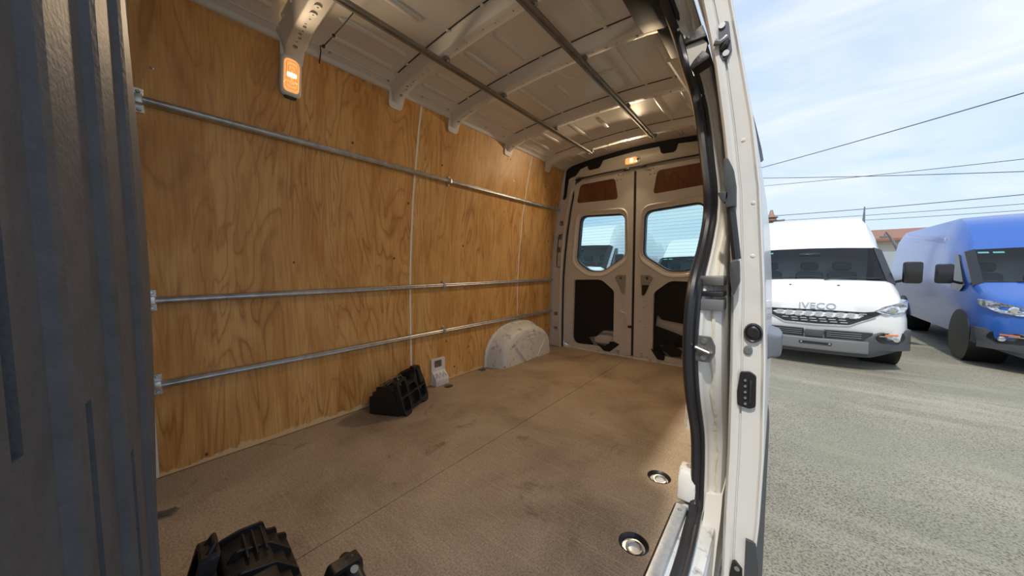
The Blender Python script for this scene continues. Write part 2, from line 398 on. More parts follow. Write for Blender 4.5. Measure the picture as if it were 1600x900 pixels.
# left wall: three bent plywood sheets on a steel skin
def curved_sheet(y0, y1, z0, z1, thick, off=0, n=26):
    A = []
    for i in range(n+1):
        z = z0+(z1-z0)*i/n; x = -wx(z)+off
        A.append([(x, y0, z), (x, y1, z), (x-thick, y1, z), (x-thick, y0, z)])
    return MB().loft(A)
wl = build(curved_sheet(-.1, 3.12, -.02, 1.93, .03, -.012), 'wall_left', white); struct(wl, 'plywood lined side wall of the van')
PANS = [(.050, 1.2225), (1.2355, 2.3925), (2.4055, 2.985)]
for i, (a, b) in enumerate(PANS):
    o = part(wl, 'plywood_panel', PLY[i], curved_sheet(a, b, .004, 1.888, .009))
for y in (.043, 1.229, 2.399):
    part(wl, 'joint_strip', chalk, curved_sheet(y-.0065, y+.0065, .004 if y < 2 else .36, 1.888, .008, -.0005))
for y, z in ((.10, 1.60), (.42, 1.505), (.72, 1.42), (1.20, 1.60), (1.26, 1.60), (1.50, 1.68), (2.0, 1.1), (.9, 1.05), (1.9, .9), (.6, .25), (2.2, 1.62)):
    part(wl, 'wood_screw', screw, MB().disc((-wx(z)-.0005, y, z), (1, 0, .08), .006, .0022, 10, .004))

# ---------------------------------------------------------------- lashing rails on the plywood
def rail(zc, label, name='lashing_rail'):
    x = -wx(zc)
    t = empty(name, (x, 1.5, zc)); tag(t, label, 'rail', 'steel lashing rails on the plywood wall')
    h = .014
    prof = [(x+.009, zc-h), (x+.027, zc-h*.85), (x+.030, zc-h*.45), (x+.024, zc-h*.2), (x+.024, zc+h*.2), (x+.030, zc+h*.45), (x+.027, zc+h*.85), (x+.009, zc+h)]
    part(t, 'channel', galv, MB().prism(prof, 1, .046, 2.985), bevel=.0012, segs=1)
    for yb in (.062, 1.50, 2.945):
        sz = .042 if yb < 1 else .034; wdt = .026 if yb < 1 else .020
        tilt = Matrix.Rotation(math.atan2(wx(zc-.06)-wx(zc+.06), .12), 3, 'Y')
        br = part(t, 'bracket', galv, MB().box((x+.0035, yb, zc), (.005, wdt, sz*2), tilt), bevel=.001, segs=1)
        for s in (-1, 1):
            c = Vector((x, yb, zc)) + tilt @ Vector((.005, 0, s*(sz-.011)))
            part(br, 'bolt', screw, MB().disc(c, (1, 0, .05), .0075, .005, 10, .005))
    part(t, 'clamp', galv, MB().box((x+.017, 1.50, zc), (.030, .020, .034)), bevel=.003)
    part(t, 'end_cap', galv, MB().box((x+.018, .058, zc), (.030, .026, .032)), bevel=.003)
rail(1.476, 'galvanised steel rail highest up the plywood wall, just below the lit wall lamp')
rail(.734, 'galvanised steel rail at mid height of the plywood wall')
rail(.392, 'galvanised steel rail lowest on the plywood wall, just above the wheel arch')

# ---------------------------------------------------------------- ceiling
rz = lambda x: 1.952 - .034*(x/.62)**2 if abs(x) < .62 else 1.918 - (abs(x)-.62)*.45
RX = [-.72+.06*i for i in range(25)]
mb = MB(); mb.loft([[(x, -.12, rz(x)), (x, 3.10, rz(x)), (x, 3.10, rz(x)+.012), (x, -.12, rz(x)+.012)] for x in RX])
ce = build(mb, 'ceiling', roofw); struct(ce, 'pale grey painted steel roof of the load bay')
# cant rails (both sides)
for s in (-1, 1):
    pr = [(.714, 1.868), (.700, 1.870), (.690, 1.884), (.684, 1.906), (.672, 1.898), (.655, 1.898), (.648, 1.912), (.628, 1.918), (.628, 1.94), (.74, 1.94), (.74, 1.88)]
    y1 = 3.0
    part(ce, 'cant_rail', ribw, MB().prism([(s*a, b) for a, b in pr], 1, -.1, y1), bevel=.004)
    for y in (.68, .98, 1.2, 1.40, 1.75, 1.95, 2.35, 2.55):
        part(ce, 'rail_bolt', screw, MB().disc((s*.663, y, 1.899), (0, 0, -1), .007, .006, 10))
# roof bows
BZx = [0, .30, .55, .64, .69, .722, .736]
BZz = [1.903, 1.896, 1.876, 1.858, 1.838, 1.815, 1.80]
RIBS = [.535, 1.055, 1.485, 2.07, 2.66]
def rib(yc, wf=1.0):
    xs = [-.736, -.728, -.715, -.70, -.68, -.655, -.62, -.56, -.48, -.38, -.25, -.12, 0, .12, .25, .38, .48, .56, .62, .655, .68, .70, .715, .728, .736]
    R = []
    for x in xs:
        zb = lerp(abs(x), BZx, BZz); zt = max(rz(x), zb+.02) + .004
        d = zt-zb; k = 1 if abs(x) < .70 else .8
        R.append([(x, yc-.058*wf*k, zt-.003), (x, yc-.050*wf*k, zt-.008), (x, yc-.030*wf*k, zb+.003), (x, yc-.026*wf*k, zb), (x, yc+.026*wf*k, zb), (x, yc+.030*wf*k, zb+.003), (x, yc+.050*wf*k, zt-.008), (x, yc+.058*wf*k, zt-.003), (x, yc+.058*wf*k, zt), (x, yc-.058*wf*k, zt)])
    o = part(ce, 'roof_bow', ribw, MB().loft(R), ang=50)
    for s in (-1, 1):   # foot flange against the plywood
        pz = rp([(yc-.042, 1.79), (yc+.042, 1.79), (yc+.052, 1.90), (yc-.052, 1.90)], .025)
        part(o, 'foot', ribw, MB().plate(pz, [], lambda u, v: (s*(wx(v)+.002), u, v), lambda u, v: (s*(wx(v)-.010), u, v)))
    hm = MB()
    for x, r in ((-.665, .0105), (-.638, .004), (-.614, .007), (-.589, .007), (-.569, .004), (-.540, .0075), (-.521, .004), (-.485, .004), (-.33, .0045), (-.18, .004), (.0, .0045), (.17, .004), (.31, .0045), (.43, .004), (.52, .0075), (.57, .006), (.60, .006), (.65, .010)):
        zb = lerp(abs(x), BZx, BZz); sl = (lerp(abs(x)+.01, BZx, BZz)-lerp(abs(x)-.01, BZx, BZz))/.02*(1 if x > 0 else -1)
        hm.disc((x-sl*.022, yc+random.uniform(-.004, .004), zb+.022), (sl, 0, -1), r, .030, 12)
    for x in (-.45, -.40, -.25, -.11, .07, .24, .38):
        hm.disc((x, yc, lerp(abs(x), BZx, BZz)+.022), (0, 0, -1), .0038, .030, 10)
    carve(o, hm, 50)
    for x in (-.45, -.40, -.25, -.11, .07, .24, .38):
        zb = lerp(abs(x), BZx, BZz)
        part(o, 'boss', ribw, MB().plate(circ(x, yc, .013, 14), [circ(x, yc, .0042, 10)], lambda u, v: (u, v, zb+.002), lambda u, v: (u, v, zb-.003)))
    for x in (-.60, -.50, -.36, -.17, .05, .22, .40, .55):
        part(o, 'spacer_tab', ribw, MB().box((x, yc-.060, rz(x)-.004), (.014, .014, .010)), bevel=.002, segs=1)
    part(o, 'sealer_line', rubber, MB().loft([[(x, yc-.060, rz(x)-.0005), (x, yc-.056, rz(x)-.0005), (x, yc-.056, rz(x)-.0035), (x, yc-.060, rz(x)-.0035)] for x in [-.6+.1*i for i in range(13)]]), smooth=False)
for i, y in enumerate(RIBS): rib(y, 1.2 if i == 0 else 1.0)
# pressed beads between the bows
def bead(x, y0, y1, r=.018):
    R = []
    L_ = y1-y0
    for t in (0, .012, .03, .06, .5, .94, .97, .988, 1):
        k = math.sin(min(1, min(t, 1-t)/.06)*math.pi/2)
        y = y0+L_*t
        R.append([(x+r*k*math.cos(a), y, rz(x)+.002-r*.62*k*math.sin(a)) for a in [math.pi*j/8 for j in range(9)]])
    part(ce, 'roof_bead', roofw, MB().loft(R, closed=False, caps=False), ang=80)
bays = [(-.05, .46), (.615, .985), (1.125, 1.415), (1.555, 2.0), (2.14, 2.59), (2.73, 2.97)]
for bi, (a, b) in enumerate(bays):
    for x in (-.585, -.455, -.22, -.02, .20, .40, .56):
        e = .02
        if x in (-.22, -.02, .2) and bi == 1: e = .10
        if x == -.02 and bi in (3, 4): e = .14
        bead(x, a+e, b-e)
# stiffening hoop print on the skin between the last bows
for yy in (1.78,):
    part(ce, 'curved_bead', roofw, MB().tube([(.04, 1.58, rz(.04)+.004), (.06, 1.66, rz(.06)+.003), (.10, 1.72, rz(.1)+.003), (.2, 1.75, rz(.2)+.003), (.34, 1.76, rz(.34)+.003)], .013, 8))
# lengthwise steel bars under the bows
for x, lab in ((-.268, 'dull steel bar under the roof bows, nearer the plywood wall'), (.258, 'dull steel bar under the roof bows, nearer the sliding door')):
    t = empty('roof_bar', (x, 1.3, 1.862)); tag(t, lab, 'bar', 'steel bars under the roof bows')
    pr = [(x-.017, 1.872), (x-.017, 1.858), (x-.006, 1.858), (x-.006, 1.864), (x+.006, 1.864), (x+.006, 1.858), (x+.017, 1.858), (x+.017, 1.872)]
    part(t, 'channel', galvd, MB().prism(pr, 1, -.02, 2.66), bevel=.0012, segs=1)
    for y in RIBS[1:]:
        part(t, 'clip', galvd, MB().box((x, y, 1.880), (.050, .030, .018)), bevel=.003)
        part(t, 'clip_bolt', screw, MB().disc((x+.024, y, 1.872), (0, 0, -1), .007, .006, 8))

# black cable clipped to the first roof bow
cb = MB().tube([(-.30, .64, 1.892), (-.42, .638, 1.884), (-.50, .632, 1.876), (-.585, .622, 1.862), (-.63, .625, 1.885), (-.665, .640, 1.882), (-.70, .648, 1.868), (-.715, .650, 1.852)], .0025, 6)
co = build(cb, 'cable', blackp); tag(co, 'thin black cable clipped along the roof bow above the lit wall lamp', 'cable')
for p in ((-.585, .622, 1.862), (-.50, .632, 1.876)):
    part(co, 'cable_clip', blackp, MB().box(p, (.012, .012, .012)), bevel=.003)

# ================================================================== rear wall and doors
wr = empty('wall_rear', (0, YR, 0)); struct(wr, 'rear door frame of the van')
yf = lambda y: (lambda u, v: (u, y, v))
# jamb posts either side, plates following the side profile
def side_x(z, d): return wx(min(z, 1.888))-d
for s in (-1, 1):
    zs = [.0, .2, .5, .75, 1.0, 1.25, 1.45, 1.6, 1.72, 1.80]
    out = [(s*(side_x(z, .010)), z) for z in zs]
    inn = [(s*(side_x(z, .128)), z) for z in reversed(zs[:-2])] 
    SL = []
    for z, h in ((1.335, .052), (1.19, .058), (1.055, .052), (.36, .040), (.20, .036)):
        xx = s*side_x(z, .062); SL.append(rp(rect(xx-.024, xx+.024, z-h/2, z+h/2), .010))
    for z in (1.42, 1.40, .95, .62, .60, .58, .50, .48, .46, 1.12): SL.append(circ(s*side_x(z, .05+.02*((z*100) % 3)), z, .004, 8))
    pst = out + [(s*.58, 1.80), (s*.60, 1.755)] + inn
    o = part(wr, 'door_post', white, MB().plate(pst, SL, yf(YR-.055), yf(YR+.045)))
    part(o, 'post_back', white, MB().plate(pst, [], yf(YR+.045), yf(YR+.050)))
    # raised bright flange beside the door opening
    part(wr, 'opening_flange', white, MB().loft([[(s*(side_x(z, .128)), YR-.075, z), (s*(side_x(z, .108)), YR-.075, z), (s*(side_x(z, .108)), YR-.05, z), (s*(side_x(z, .128)), YR-.05, z)] for z in [0, .2, .5, .75, 1.0, 1.25, 1.45, 1.6, 1.70]]), bevel=.004)
    part(wr, 'weather_seal', rubber, MB().tube([(s*(side_x(z, .138)), YR-.03, z) for z in [.005, .1, .3, .5, .75, 1.0, 1.25, 1.45, 1.6]] + [(s*.635, YR-.03, 1.70), (s*.600, YR-.03, 1.745), (s*.55, YR-.03, 1.765)], .009, 8))
    if s < 0:
        part(wr, 'door_stay', blackp, MB().tube([(-.735, YR-.075, 1.215), (-.765, YR-.085, 1.205), (-.775, YR-.09, 1.18), (-.795, YR-.09, .90), (-.790, YR-.085, .87), (-.765, YR-.075, .868)], .005, 8))
# header above the doors
hdz = lambda x: 1.945-.05*(x/.7)**2
hx = [-.70+.1*i for i in range(15)]
hd = MB().plate([(x, hdz(x)+.012) for x in hx] + [(.70, 1.80), (.60, 1.79), (.45, 1.772), (-.45, 1.772), (-.60, 1.79), (-.70, 1.80)], [], yf(YR-.05), yf(YR+.05))
part(wr, 'header', white, hd, bevel=.004)
part(wr, 'header_shadow_strip', rubber, MB().loft([[(x, YR-.058, 1.768-.012*(x/.6)**4), (x, YR-.045, 1.768-.012*(x/.6)**4), (x, YR-.045, 1.778-.012*(x/.6)**4), (x, YR-.058, 1.778-.012*(x/.6)**4)] for x in [-.6+.1*i for i in range(13)]]))  # black strip standing in for the shadow line under the header
# black sealing foam along the header top, with tabs and a tail down the post
bt = [(x, hdz(x)+.006) for x in hx]
bbot = [(.70, 1.83), (.66, 1.80), (.60, 1.83), (.56, 1.872), (.36, 1.895), (.345, 1.845), (.325, 1.832), (.245, 1.836), (.225, 1.85), (.21, 1.905), (0, 1.912), (-.30, 1.898), (-.33, 1.845), (-.35, 1.832), (-.44, 1.830), (-.455, 1.842), (-.465, 1.878), (-.545, 1.858), (-.57, 1.83), (-.60, 1.80), (-.655, 1.79), (-.675, 1.775), (-.70, 1.60), (-.725, 1.575), (-.745, 1.59), (-.735, 1.62), (-.715, 1.80)]
part(wr, 'foam_strip', blackf, MB().plate(bt + bbot, [], yf(YR-.0565), yf(YR-.0505)), bevel=.001, segs=1)
part(wr, 'header_return', white, MB().bx(-.62, .62, YR-.012, YR+.07, 1.745, 1.80))
part(wr, 'threshold', dirtyw, MB().bx(-.78, .78, YR-.03, YR+.06, -.03, .016), bevel=.005)
for x in (-.012-.03, .05):
    part(wr, 'latch_pad', blackp, MB().box((x*1.6, YR-.062, 1.762), (.05, .02, .018)), bevel=.003)

def rear_door(n, s):
    """s=-1 the door beside the plywood wall, +1 the other"""
    edge = [(s*.012, .022), (s*.10, .018), (s*.66, .018), (s*.735, .05), (s*.750, .14), (s*.750, .5), (s*.742, .80), (s*.722, 1.05), (s*.690, 1.30), (s*.656, 1.52), (s*.632, 1.66), (s*.605, 1.725), (s*.55, 1.75), (s*.012, 1.762)]
    ply = rp([(s*.190, 1.712), (s*.560, 1.712), (s*.598, 1.530), (s*.158, 1.512)], .035)
    win = rp([(s*.088, 1.372), (s*.560, 1.398), (s*.602, .925), (s*.455, .822), (s*.30, .822), (s*.080, .965)], [.07, .07, .06, .05, .05, .06], 6)
    low = rp([(s*.620, .735), (s*.315, .742), (s*.183, .635), (s*.183, .10), (s*.20, .07), (s*.600, .055), (s*.636, .10)], [.015, .04, .03, .02, .03, .05, .04])
    pin = [circ(s*(a+.03), b-.01, .006, 8) for a, b in ((.13, 1.745), (.105, 1.735), (.085, 1.745), (.10, 1.70), (.14, 1.70))] + [circ(s*.122, .762, .014, 14)]
    if s > 0: pin += [circ(a, b, .006, 8) for a, b in ((.09, .062), (.09, .036), (.14, .036))]
    d = build(MB().plate(edge, [ply, win, low] + pin, yf(YR-.025), yf(YR+.004)), f'door_{n}', white, bevel=0); struct(d, ['white rear van door beside the plywood wall', 'white rear van door beside the sliding door'][n-1])
    # outer skin with only the window opening
    sk = [(a*1.0, b) for a, b in edge]
    part(d, 'outer_skin', white, MB().plate(sk, [rp([(s*.08, 1.385), (s*.57, 1.41), (s*.612, .92), (s*.46, .812), (s*.295, .812), (s*.07, .96)], .05, 5)], yf(YR+.055), yf(YR+.065)))
    part(d, 'edge_return', white, MB().plate(edge, [[(a-s*.012 if abs(a) > .3 else a+s*.012 if abs(a) < .02 else a, b+(.012 if b < .2 else -.012 if b > 1.6 else 0)) for a, b in edge]], yf(YR+.002), yf(YR+.058)))
    # raised frame round the window
    wo = rp([(s*.062, 1.425), (s*.60, 1.45), (s*.655, .895), (s*.475, .765), (s*.275, .765), (s*.040, .925)], [.09, .09, .08, .07, .07, .08], 6)
    wi = rp([(s*.085, 1.378), (s*.563, 1.404), (s*.606, .923), (s*.457, .817), (s*.298, .817), (s*.077, .963)], [.07, .07, .06, .05, .05, .06], 6)
    k = len(wo)
    R = [[(u, YR-.026, v) for u, v in wo], [(u+(a-u)*.25, YR-.040, v+(b-v)*.25) for (u, v), (a, b) in zip(wo, wi)], [(u+(a-u)*.6, YR-.034, v+(b-v)*.6) for (u, v), (a, b) in zip(wo, wi)], [(u, YR-.012, v) for u, v in wi], [(u, YR+.05, v) for u, v in wi]]
    part(d, 'window_surround', white, MB().loft(R, caps=False), ang=60)
    part(d, 'plywood_infill', PLYD, MB().plate([(u*1.0, v) for u, v in rp([(s*.180, 1.722), (s*.565, 1.722), (s*.606, 1.522), (s*.148, 1.502)], .03)], [], yf(YR-.020), yf(YR-.012)))
    # dark lining sheet behind the lower opening, torn
    big = rp([(s*.66, .77), (s*.30, .77), (s*.165, .65), (s*.165, .08), (s*.19, .045), (s*.62, .035), (s*.665, .08)], .02)
    if s < 0:
        tear = [[(-.19, .24), (-.30, .232), (-.37, .16), (-.46, .135), (-.43, .10), (-.40, .035+.02), (-.33, .075), (-.25, .06), (-.185, .10)]]
    else:
        tear = [[(.135+.07, .40), (.215, .43), (.25, .39), (.42, .37), (.50, .36), (.53, .28), (.50, .235), (.36, .285), (.20, .33)],
                [(.235, .165), (.30, .155), (.42, .16), (.60, .125), (.60, .06), (.30, .06), (.27, .09)]]
    part(d, 'lining_sheet', blacks, MB().plate(big, tear, yf(YR+.006), yf(YR+.010)), smooth=False)
    if s < 0:
        fl_ = [(-.19+.02, .135), (-.12, .115), (-.215, .012+.018), (-.275, .028), (-.36, .098), (-.34, .092), (-.27, .080), (-.225, .105), (-.215, .13)]
        part(d, 'torn_flap', blacks, MB().plate(fl_, [], yf(YR-.033), yf(YR-.029)), smooth=False)
        part(d, 'inner_panel', white, MB().plate(rp(rect(-.40, -.20, .09, .175), .02), [], yf(YR+.022), yf(YR+.034)), bevel=.004)
        part(d, 'inner_rail', galv, MB().bx(-.34, -.19, YR+.020, YR+.03, .195, .225), bevel=.004)
        part(d, 'stamped_ridge', white, MB().tube([(-.10, YR-.026, .20), (-.065, YR-.028, .27), (-.065, YR-.028, .42), (-.12, YR-.026, .44)], .006, 6))
        part(d, 'drain_plug', galv, MB().box((-.135, YR-.028, .045), (.03, .01, .03)), bevel=.003)
    else:
        part(d, 'torn_flap', blacks, MB().plate([(.23, .13), (.34, .195), (.43, .14), (.42, .085), (.34, .075), (.30, .105)], [], yf(YR-.033), yf(YR-.029)), smooth=False)
        part(d, 'torn_flap', blacks, MB().plate([(.17, .12), (.22, .115), (.295, .07), (.285, .030), (.23, .032)], [], yf(YR-.033), yf(YR-.029)), smooth=False)
    # latch recess near the centre gap
    lp = rp([(s*.055, .80), (s*.155, .80), (s*.195, .765), (s*.150, .69), (s*.115, .60), (s*.085, .585), (s*.068, .60)], .014)
    lr = part(d, 'latch_recess', greyp if False else white, MB().plate(lp, [rp([(s*.066, .790), (s*.150, .790), (s*.180, .762), (s*.142, .69), (s*.112, .612), (s*.088, .598), (s*.076, .612)], .012)], yf(YR-.030), yf(YR-.024)), bevel=.002, segs=1)
    part(lr, 'recess_floor', mat('grey_latch_plate', (.36, .345, .325), .5), MB().plate(rp([(s*.064, .792), (s*.152, .792), (s*.184, .762), (s*.144, .69), (s*.114, .610), (s*.088, .596), (s*.074, .610)], .012), [circ(s*.122, .762, .0135, 14)], yf(YR-.0265), yf(YR-.024)))
    if s > 0: part(lr, 'pull_cup', blackp, MB().plate(rp([(.082, .70), (.145, .70), (.125, .65), (.10, .602), (.085, .602)], .01), [], yf(YR-.034), yf(YR-.025)), bevel=.003)
    for a, b in ((.095, .49), (.10, .55), (.07, .36), (.115, .31)):
        part(d, 'scuff_plug', greyp, MB().disc((s*a, YR-.0255, b), (0, -1, 0), .004, .0015, 8))
    # glass, gasket, heater lines
    wn = build(MB().plate(rp([(s*.078, 1.384), (s*.57, 1.408), (s*.613, .92), (s*.46, .811), (s*.295, .811), (s*.068, .96)], [.07, .07, .06, .05, .05, .06], 6), [], yf(YR+.046), yf(YR+.050)), f'window_{n}', GLASS, smooth=False)
    struct(wn, ['heated rear window in the door beside the plywood wall', 'heated rear window in the door beside the sliding door'][n-1])
    ga = rp([(s*.082, 1.380), (s*.566, 1.406), (s*.610, .921), (s*.459, .813), (s*.296, .813), (s*.072, .961)], [.07, .07, .06, .05, .05, .06], 6)
    gi = rp([(s*.097, 1.362), (s*.551, 1.386), (s*.591, .931), (s*.449, .831), (s*.305, .831), (s*.089, .970)], [.06, .06, .05, .045, .045, .05], 6)
    part(wn, 'gasket', rubber, MB().plate(ga, [gi], yf(YR-.006), yf(YR+.0455)))
    hm = MB()
    for i in range(18):
        z = 1.35-.03*i
        x1 = .093 if z > .975 else .093+(.975-z)*1.5; x2 = .555+(.03*(1.36-z)/.43) if z > .935 else .585-(.935-z)*1.4
        hm.box((s*(x1+x2)/2, YR+.0445, z), (x2-x1, .0006, .0012))
    part(wn, 'heater_lines', mat('heater_line_brown', (.16, .20, .20), .6), hm, smooth=False)['kind'] = 'stuff'
    return d
d1 = rear_door(1, -1); d2 = rear_door(2, 1)
# dark overlap strip on the centre gap
o = build(MB().bx(-.016, .016, YR-.010, YR+.05, .02, 1.765), 'trim_1', rubber, bevel=.004); struct(o, 'black sealing strip in the gap between the rear doors')
part(o, 'gap_latch', blackp, MB().box((-.02, YR-.033, .30), (.04, .014, .022)), bevel=.003)

# header lamp
t = empty('interior_lamp', (-.02, YR-.055, 1.80)); tag(t, 'small lit amber lamp on the header above the rear doors', 'lamp', 'lit interior lamps')
z0, x0 = 1.832, -.018
tilt = Matrix.Rotation(-.0, 3, 'Y')
part(t, 'housing', lampw, MB().plate(rp(rect(x0-.068, x0+.068, z0-.034, z0+.034), .02, 5), [], yf(YR-.050), yf(YR-.060)), bevel=.004)
part(t, 'lens', lens, MB().plate(rp(rect(x0-.060, x0+.040, z0-.027, z0+.027), .016, 5), [], yf(YR-.058), yf(YR-.072)), bevel=.005)
part(t, 'bulb', bulb, MB().plate(rp(rect(x0-.015, x0+.010, z0-.018, z0+.018), .008, 4), [], yf(YR-.068), yf(YR-.0735)))
part(t, 'switch', blackp, MB().box((x0+.052, YR-.064, z0+.004), (.016, .012, .012)), bevel=.002)
la = bpy.data.lights.new('lamp_glow', 'AREA'); la.shape = 'RECTANGLE'; la.size = .09; la.size_y = .045; la.energy = LAMP_W*.72; la.color = (1, .74, .46)
lo = bpy.data.objects.new('lamp_glow', la); COL.objects.link(lo); lo.location = (x0, YR-.078, z0)
lo.rotation_euler = Vector((0, 1, .75)).to_track_quat('Z', 'Y').to_euler(); la.spread = math.radians(135)

# wall lamp
ly, lz = .531, 1.748
lx = -wx(lz)
Rl = Matrix.Rotation(math.atan2(wx(1.68)-wx(1.81), .13), 3, 'Y')
def onwall(dep): return lambda u, v: Vector((lx, ly, lz)) + Rl @ Vector((dep, u, v))
t = empty('interior_lamp', (lx, ly, lz-.09)); tag(t, 'lit amber lamp in a white housing on the plywood wall under the roof bow', 'lamp', 'lit interior lamps')
hp = rp(rect(-.043, .043, -.086, .086), [.025, .018, .045, .03], 6)
R = [[onwall(d)(u*k, v*k) for u, v in hp] for d, k in ((.0, 1.0), (.016, 1.0), (.024, .95), (.027, .86))]
part(t, 'housing', lampw, MB().loft(R), ang=50)
lp = rp(rect(-.031, .031, -.070, .070), [.02, .016, .03, .024], 6)
R = [[onwall(d)(u*k, v*k) for u, v in lp] for d, k in ((.024, 1.0), (.031, .97), (.034, .88))]
ln_ = part(t, 'lens', lens, MB().loft(R), ang=50)
for k in (.72, .50, .28):
    q = rp(rect(-.031*k, .031*k, -.070*(k+.08), .070*(k+.08)), .012, 4)
    part(ln_, 'lens_ridge', lensd, MB().tube([onwall(.0342)(u, v) for u, v in q] + [onwall(.0342)(*q[0])], .0013, 5))
part(t, 'bulb', bulb, MB().plate(rp(rect(-.020, .018, -.008, .010), .006), [], onwall(.033), onwall(.0355)))
part(t, 'switch', blackp, MB().plate(rp(rect(-.022, .026, -.096, -.080), .007), [], onwall(.0), onwall(.018)), bevel=.002)
la = bpy.data.lights.new('lamp_glow', 'AREA'); la.shape = 'RECTANGLE'; la.size = .06; la.size_y = .13; la.energy = LAMP_W*.30; la.color = (1, .74, .46)
lo = bpy.data.objects.new('lamp_glow', la); COL.objects.link(lo); lo.location = onwall(.042)(0, 0)
lo.rotation_euler = Vector((-1, 0, .55)).to_track_quat('Z', 'Y').to_euler(); la.spread = math.radians(135)

# ================================================================== wheel arches
def wheel_arch(s, y0, y1, name, label, depth=.165):
    t = empty(name, (s*.85, (y0+y1)/2, 0)); struct(t, label)
    yc = (y0+y1)/2; hw = (y1-y0)/2; H = .345
    prof = []
    for i in range(21):
        a = math.pi*i/20
        prof.append((-math.cos(a), max(0, math.sin(a))**.72))
    layers = [(0, 1.0), (.02, .985), (depth*.55, .945), (depth*.84, .90), (depth*.94, .865), (depth*.99, .82), (depth+.001, .76)]
    R = []
    for d, k in layers:
        R.append([(s*(.893-d), yc+hw*c*k + (.03*(1-k)), H*zz*k if zz > 0 else 0) for c, zz in prof])
    part(t, 'arch_shell', dirtyw, MB().loft(R, closed=False, caps=False), ang=60)
    xf = s*(.893-depth-.003)
    # front sheet
    o = part(t, 'arch_face', dirtyw, MB().plate([(yc+hw*c*.78+.007, H*zz*.78 if zz > 0 else 0) for c, zz in prof], [], lambda u, v: (xf, u, v), lambda u, v: (xf+s*.004, u, v)))
    part(o, 'pressed_frame', dirtyw, MB().tube([(xf, yc+.02+a, .205+b) for a, b in rp(rect(-.07, .07, 0, .04), .012, 3)] + [(xf, yc+.02-.07, .205+.012)], .004, 6))
    for (a0, b0), (a1, b1), r in (((-.19, .15), (-.05, .005), .013), ((.05, .11), (.04, .005), .007), ((.25, .15), (.12, .005), .009)):
        part(o, 'pressed_rib', dirtyw, MB().tube([(xf, yc+a0, b0), (xf, yc+a1, b1)], [r*.8, r], 8))
    part(t, 'arch_flange', dirtyw, MB().loft([[(s*.892, yc+hw*c*1.05+.0, H*zz*1.04 if zz > 0 else 0), (s*.886, yc+hw*c*1.05, H*zz*1.04 if zz > 0 else 0), (s*.880, yc+hw*c*.98, H*zz*.98 if zz > 0 else 0), (s*.892, yc+hw*c*.98, H*zz*.98 if zz > 0 else 0)] for c, zz in prof]))
wheel_arch(-1, 1.955, 2.795, 'trim_2', 'scuffed white wheel arch against the plywood wall')
wheel_arch(1, 1.80, 2.70, 'trim_3', 'scuffed white wheel arch behind the sliding door pillar', .215)

# white seat-belt style bracket on the floor by the plywood
t = empty('floor_bracket', (-.88, 1.446, 0)); tag(t, 'white pressed steel bracket with a square window at the foot of the plywood', 'bracket')
fx = lambda x: (lambda u, v: (x, u, v))
part(t, 'back_plate', ribw, MB().plate(rp(rect(1.385, 1.508, 0, .195), .010), [rp(rect(1.412, 1.478, .125, .178), .008)], fx(-.880), fx(-.892)), bevel=.003)
part(t, 'recess', galvd, MB().plate(rp(rect(1.408, 1.482, .12, .182), .006), [], fx(-.8905), fx(-.8925)))
R = []
for z, d in ((0, .048), (.045, .048), (.062, .040), (.085, .018), (.10, .004)):
    R.append([(-.882, 1.388, z), (-.882+d, 1.392, z), (-.882+d, 1.505, z), (-.882, 1.508, z)])
part(t, 'foot', ribw, MB().loft(R), bevel=.005)
part(t, 'front_tab', ribw, MB().prism(rp(rect(1.412, 1.500, .004, .045), .008), 0, -.835, -.829), bevel=.002)
for yk in (1.415, 1.447, 1.479):
    part(t, 'stamped_gusset', ribw, MB().tube([(-.838, yk-.013, .060), (-.862, yk, .094), (-.838, yk+.013, .060)], .0035, 6))

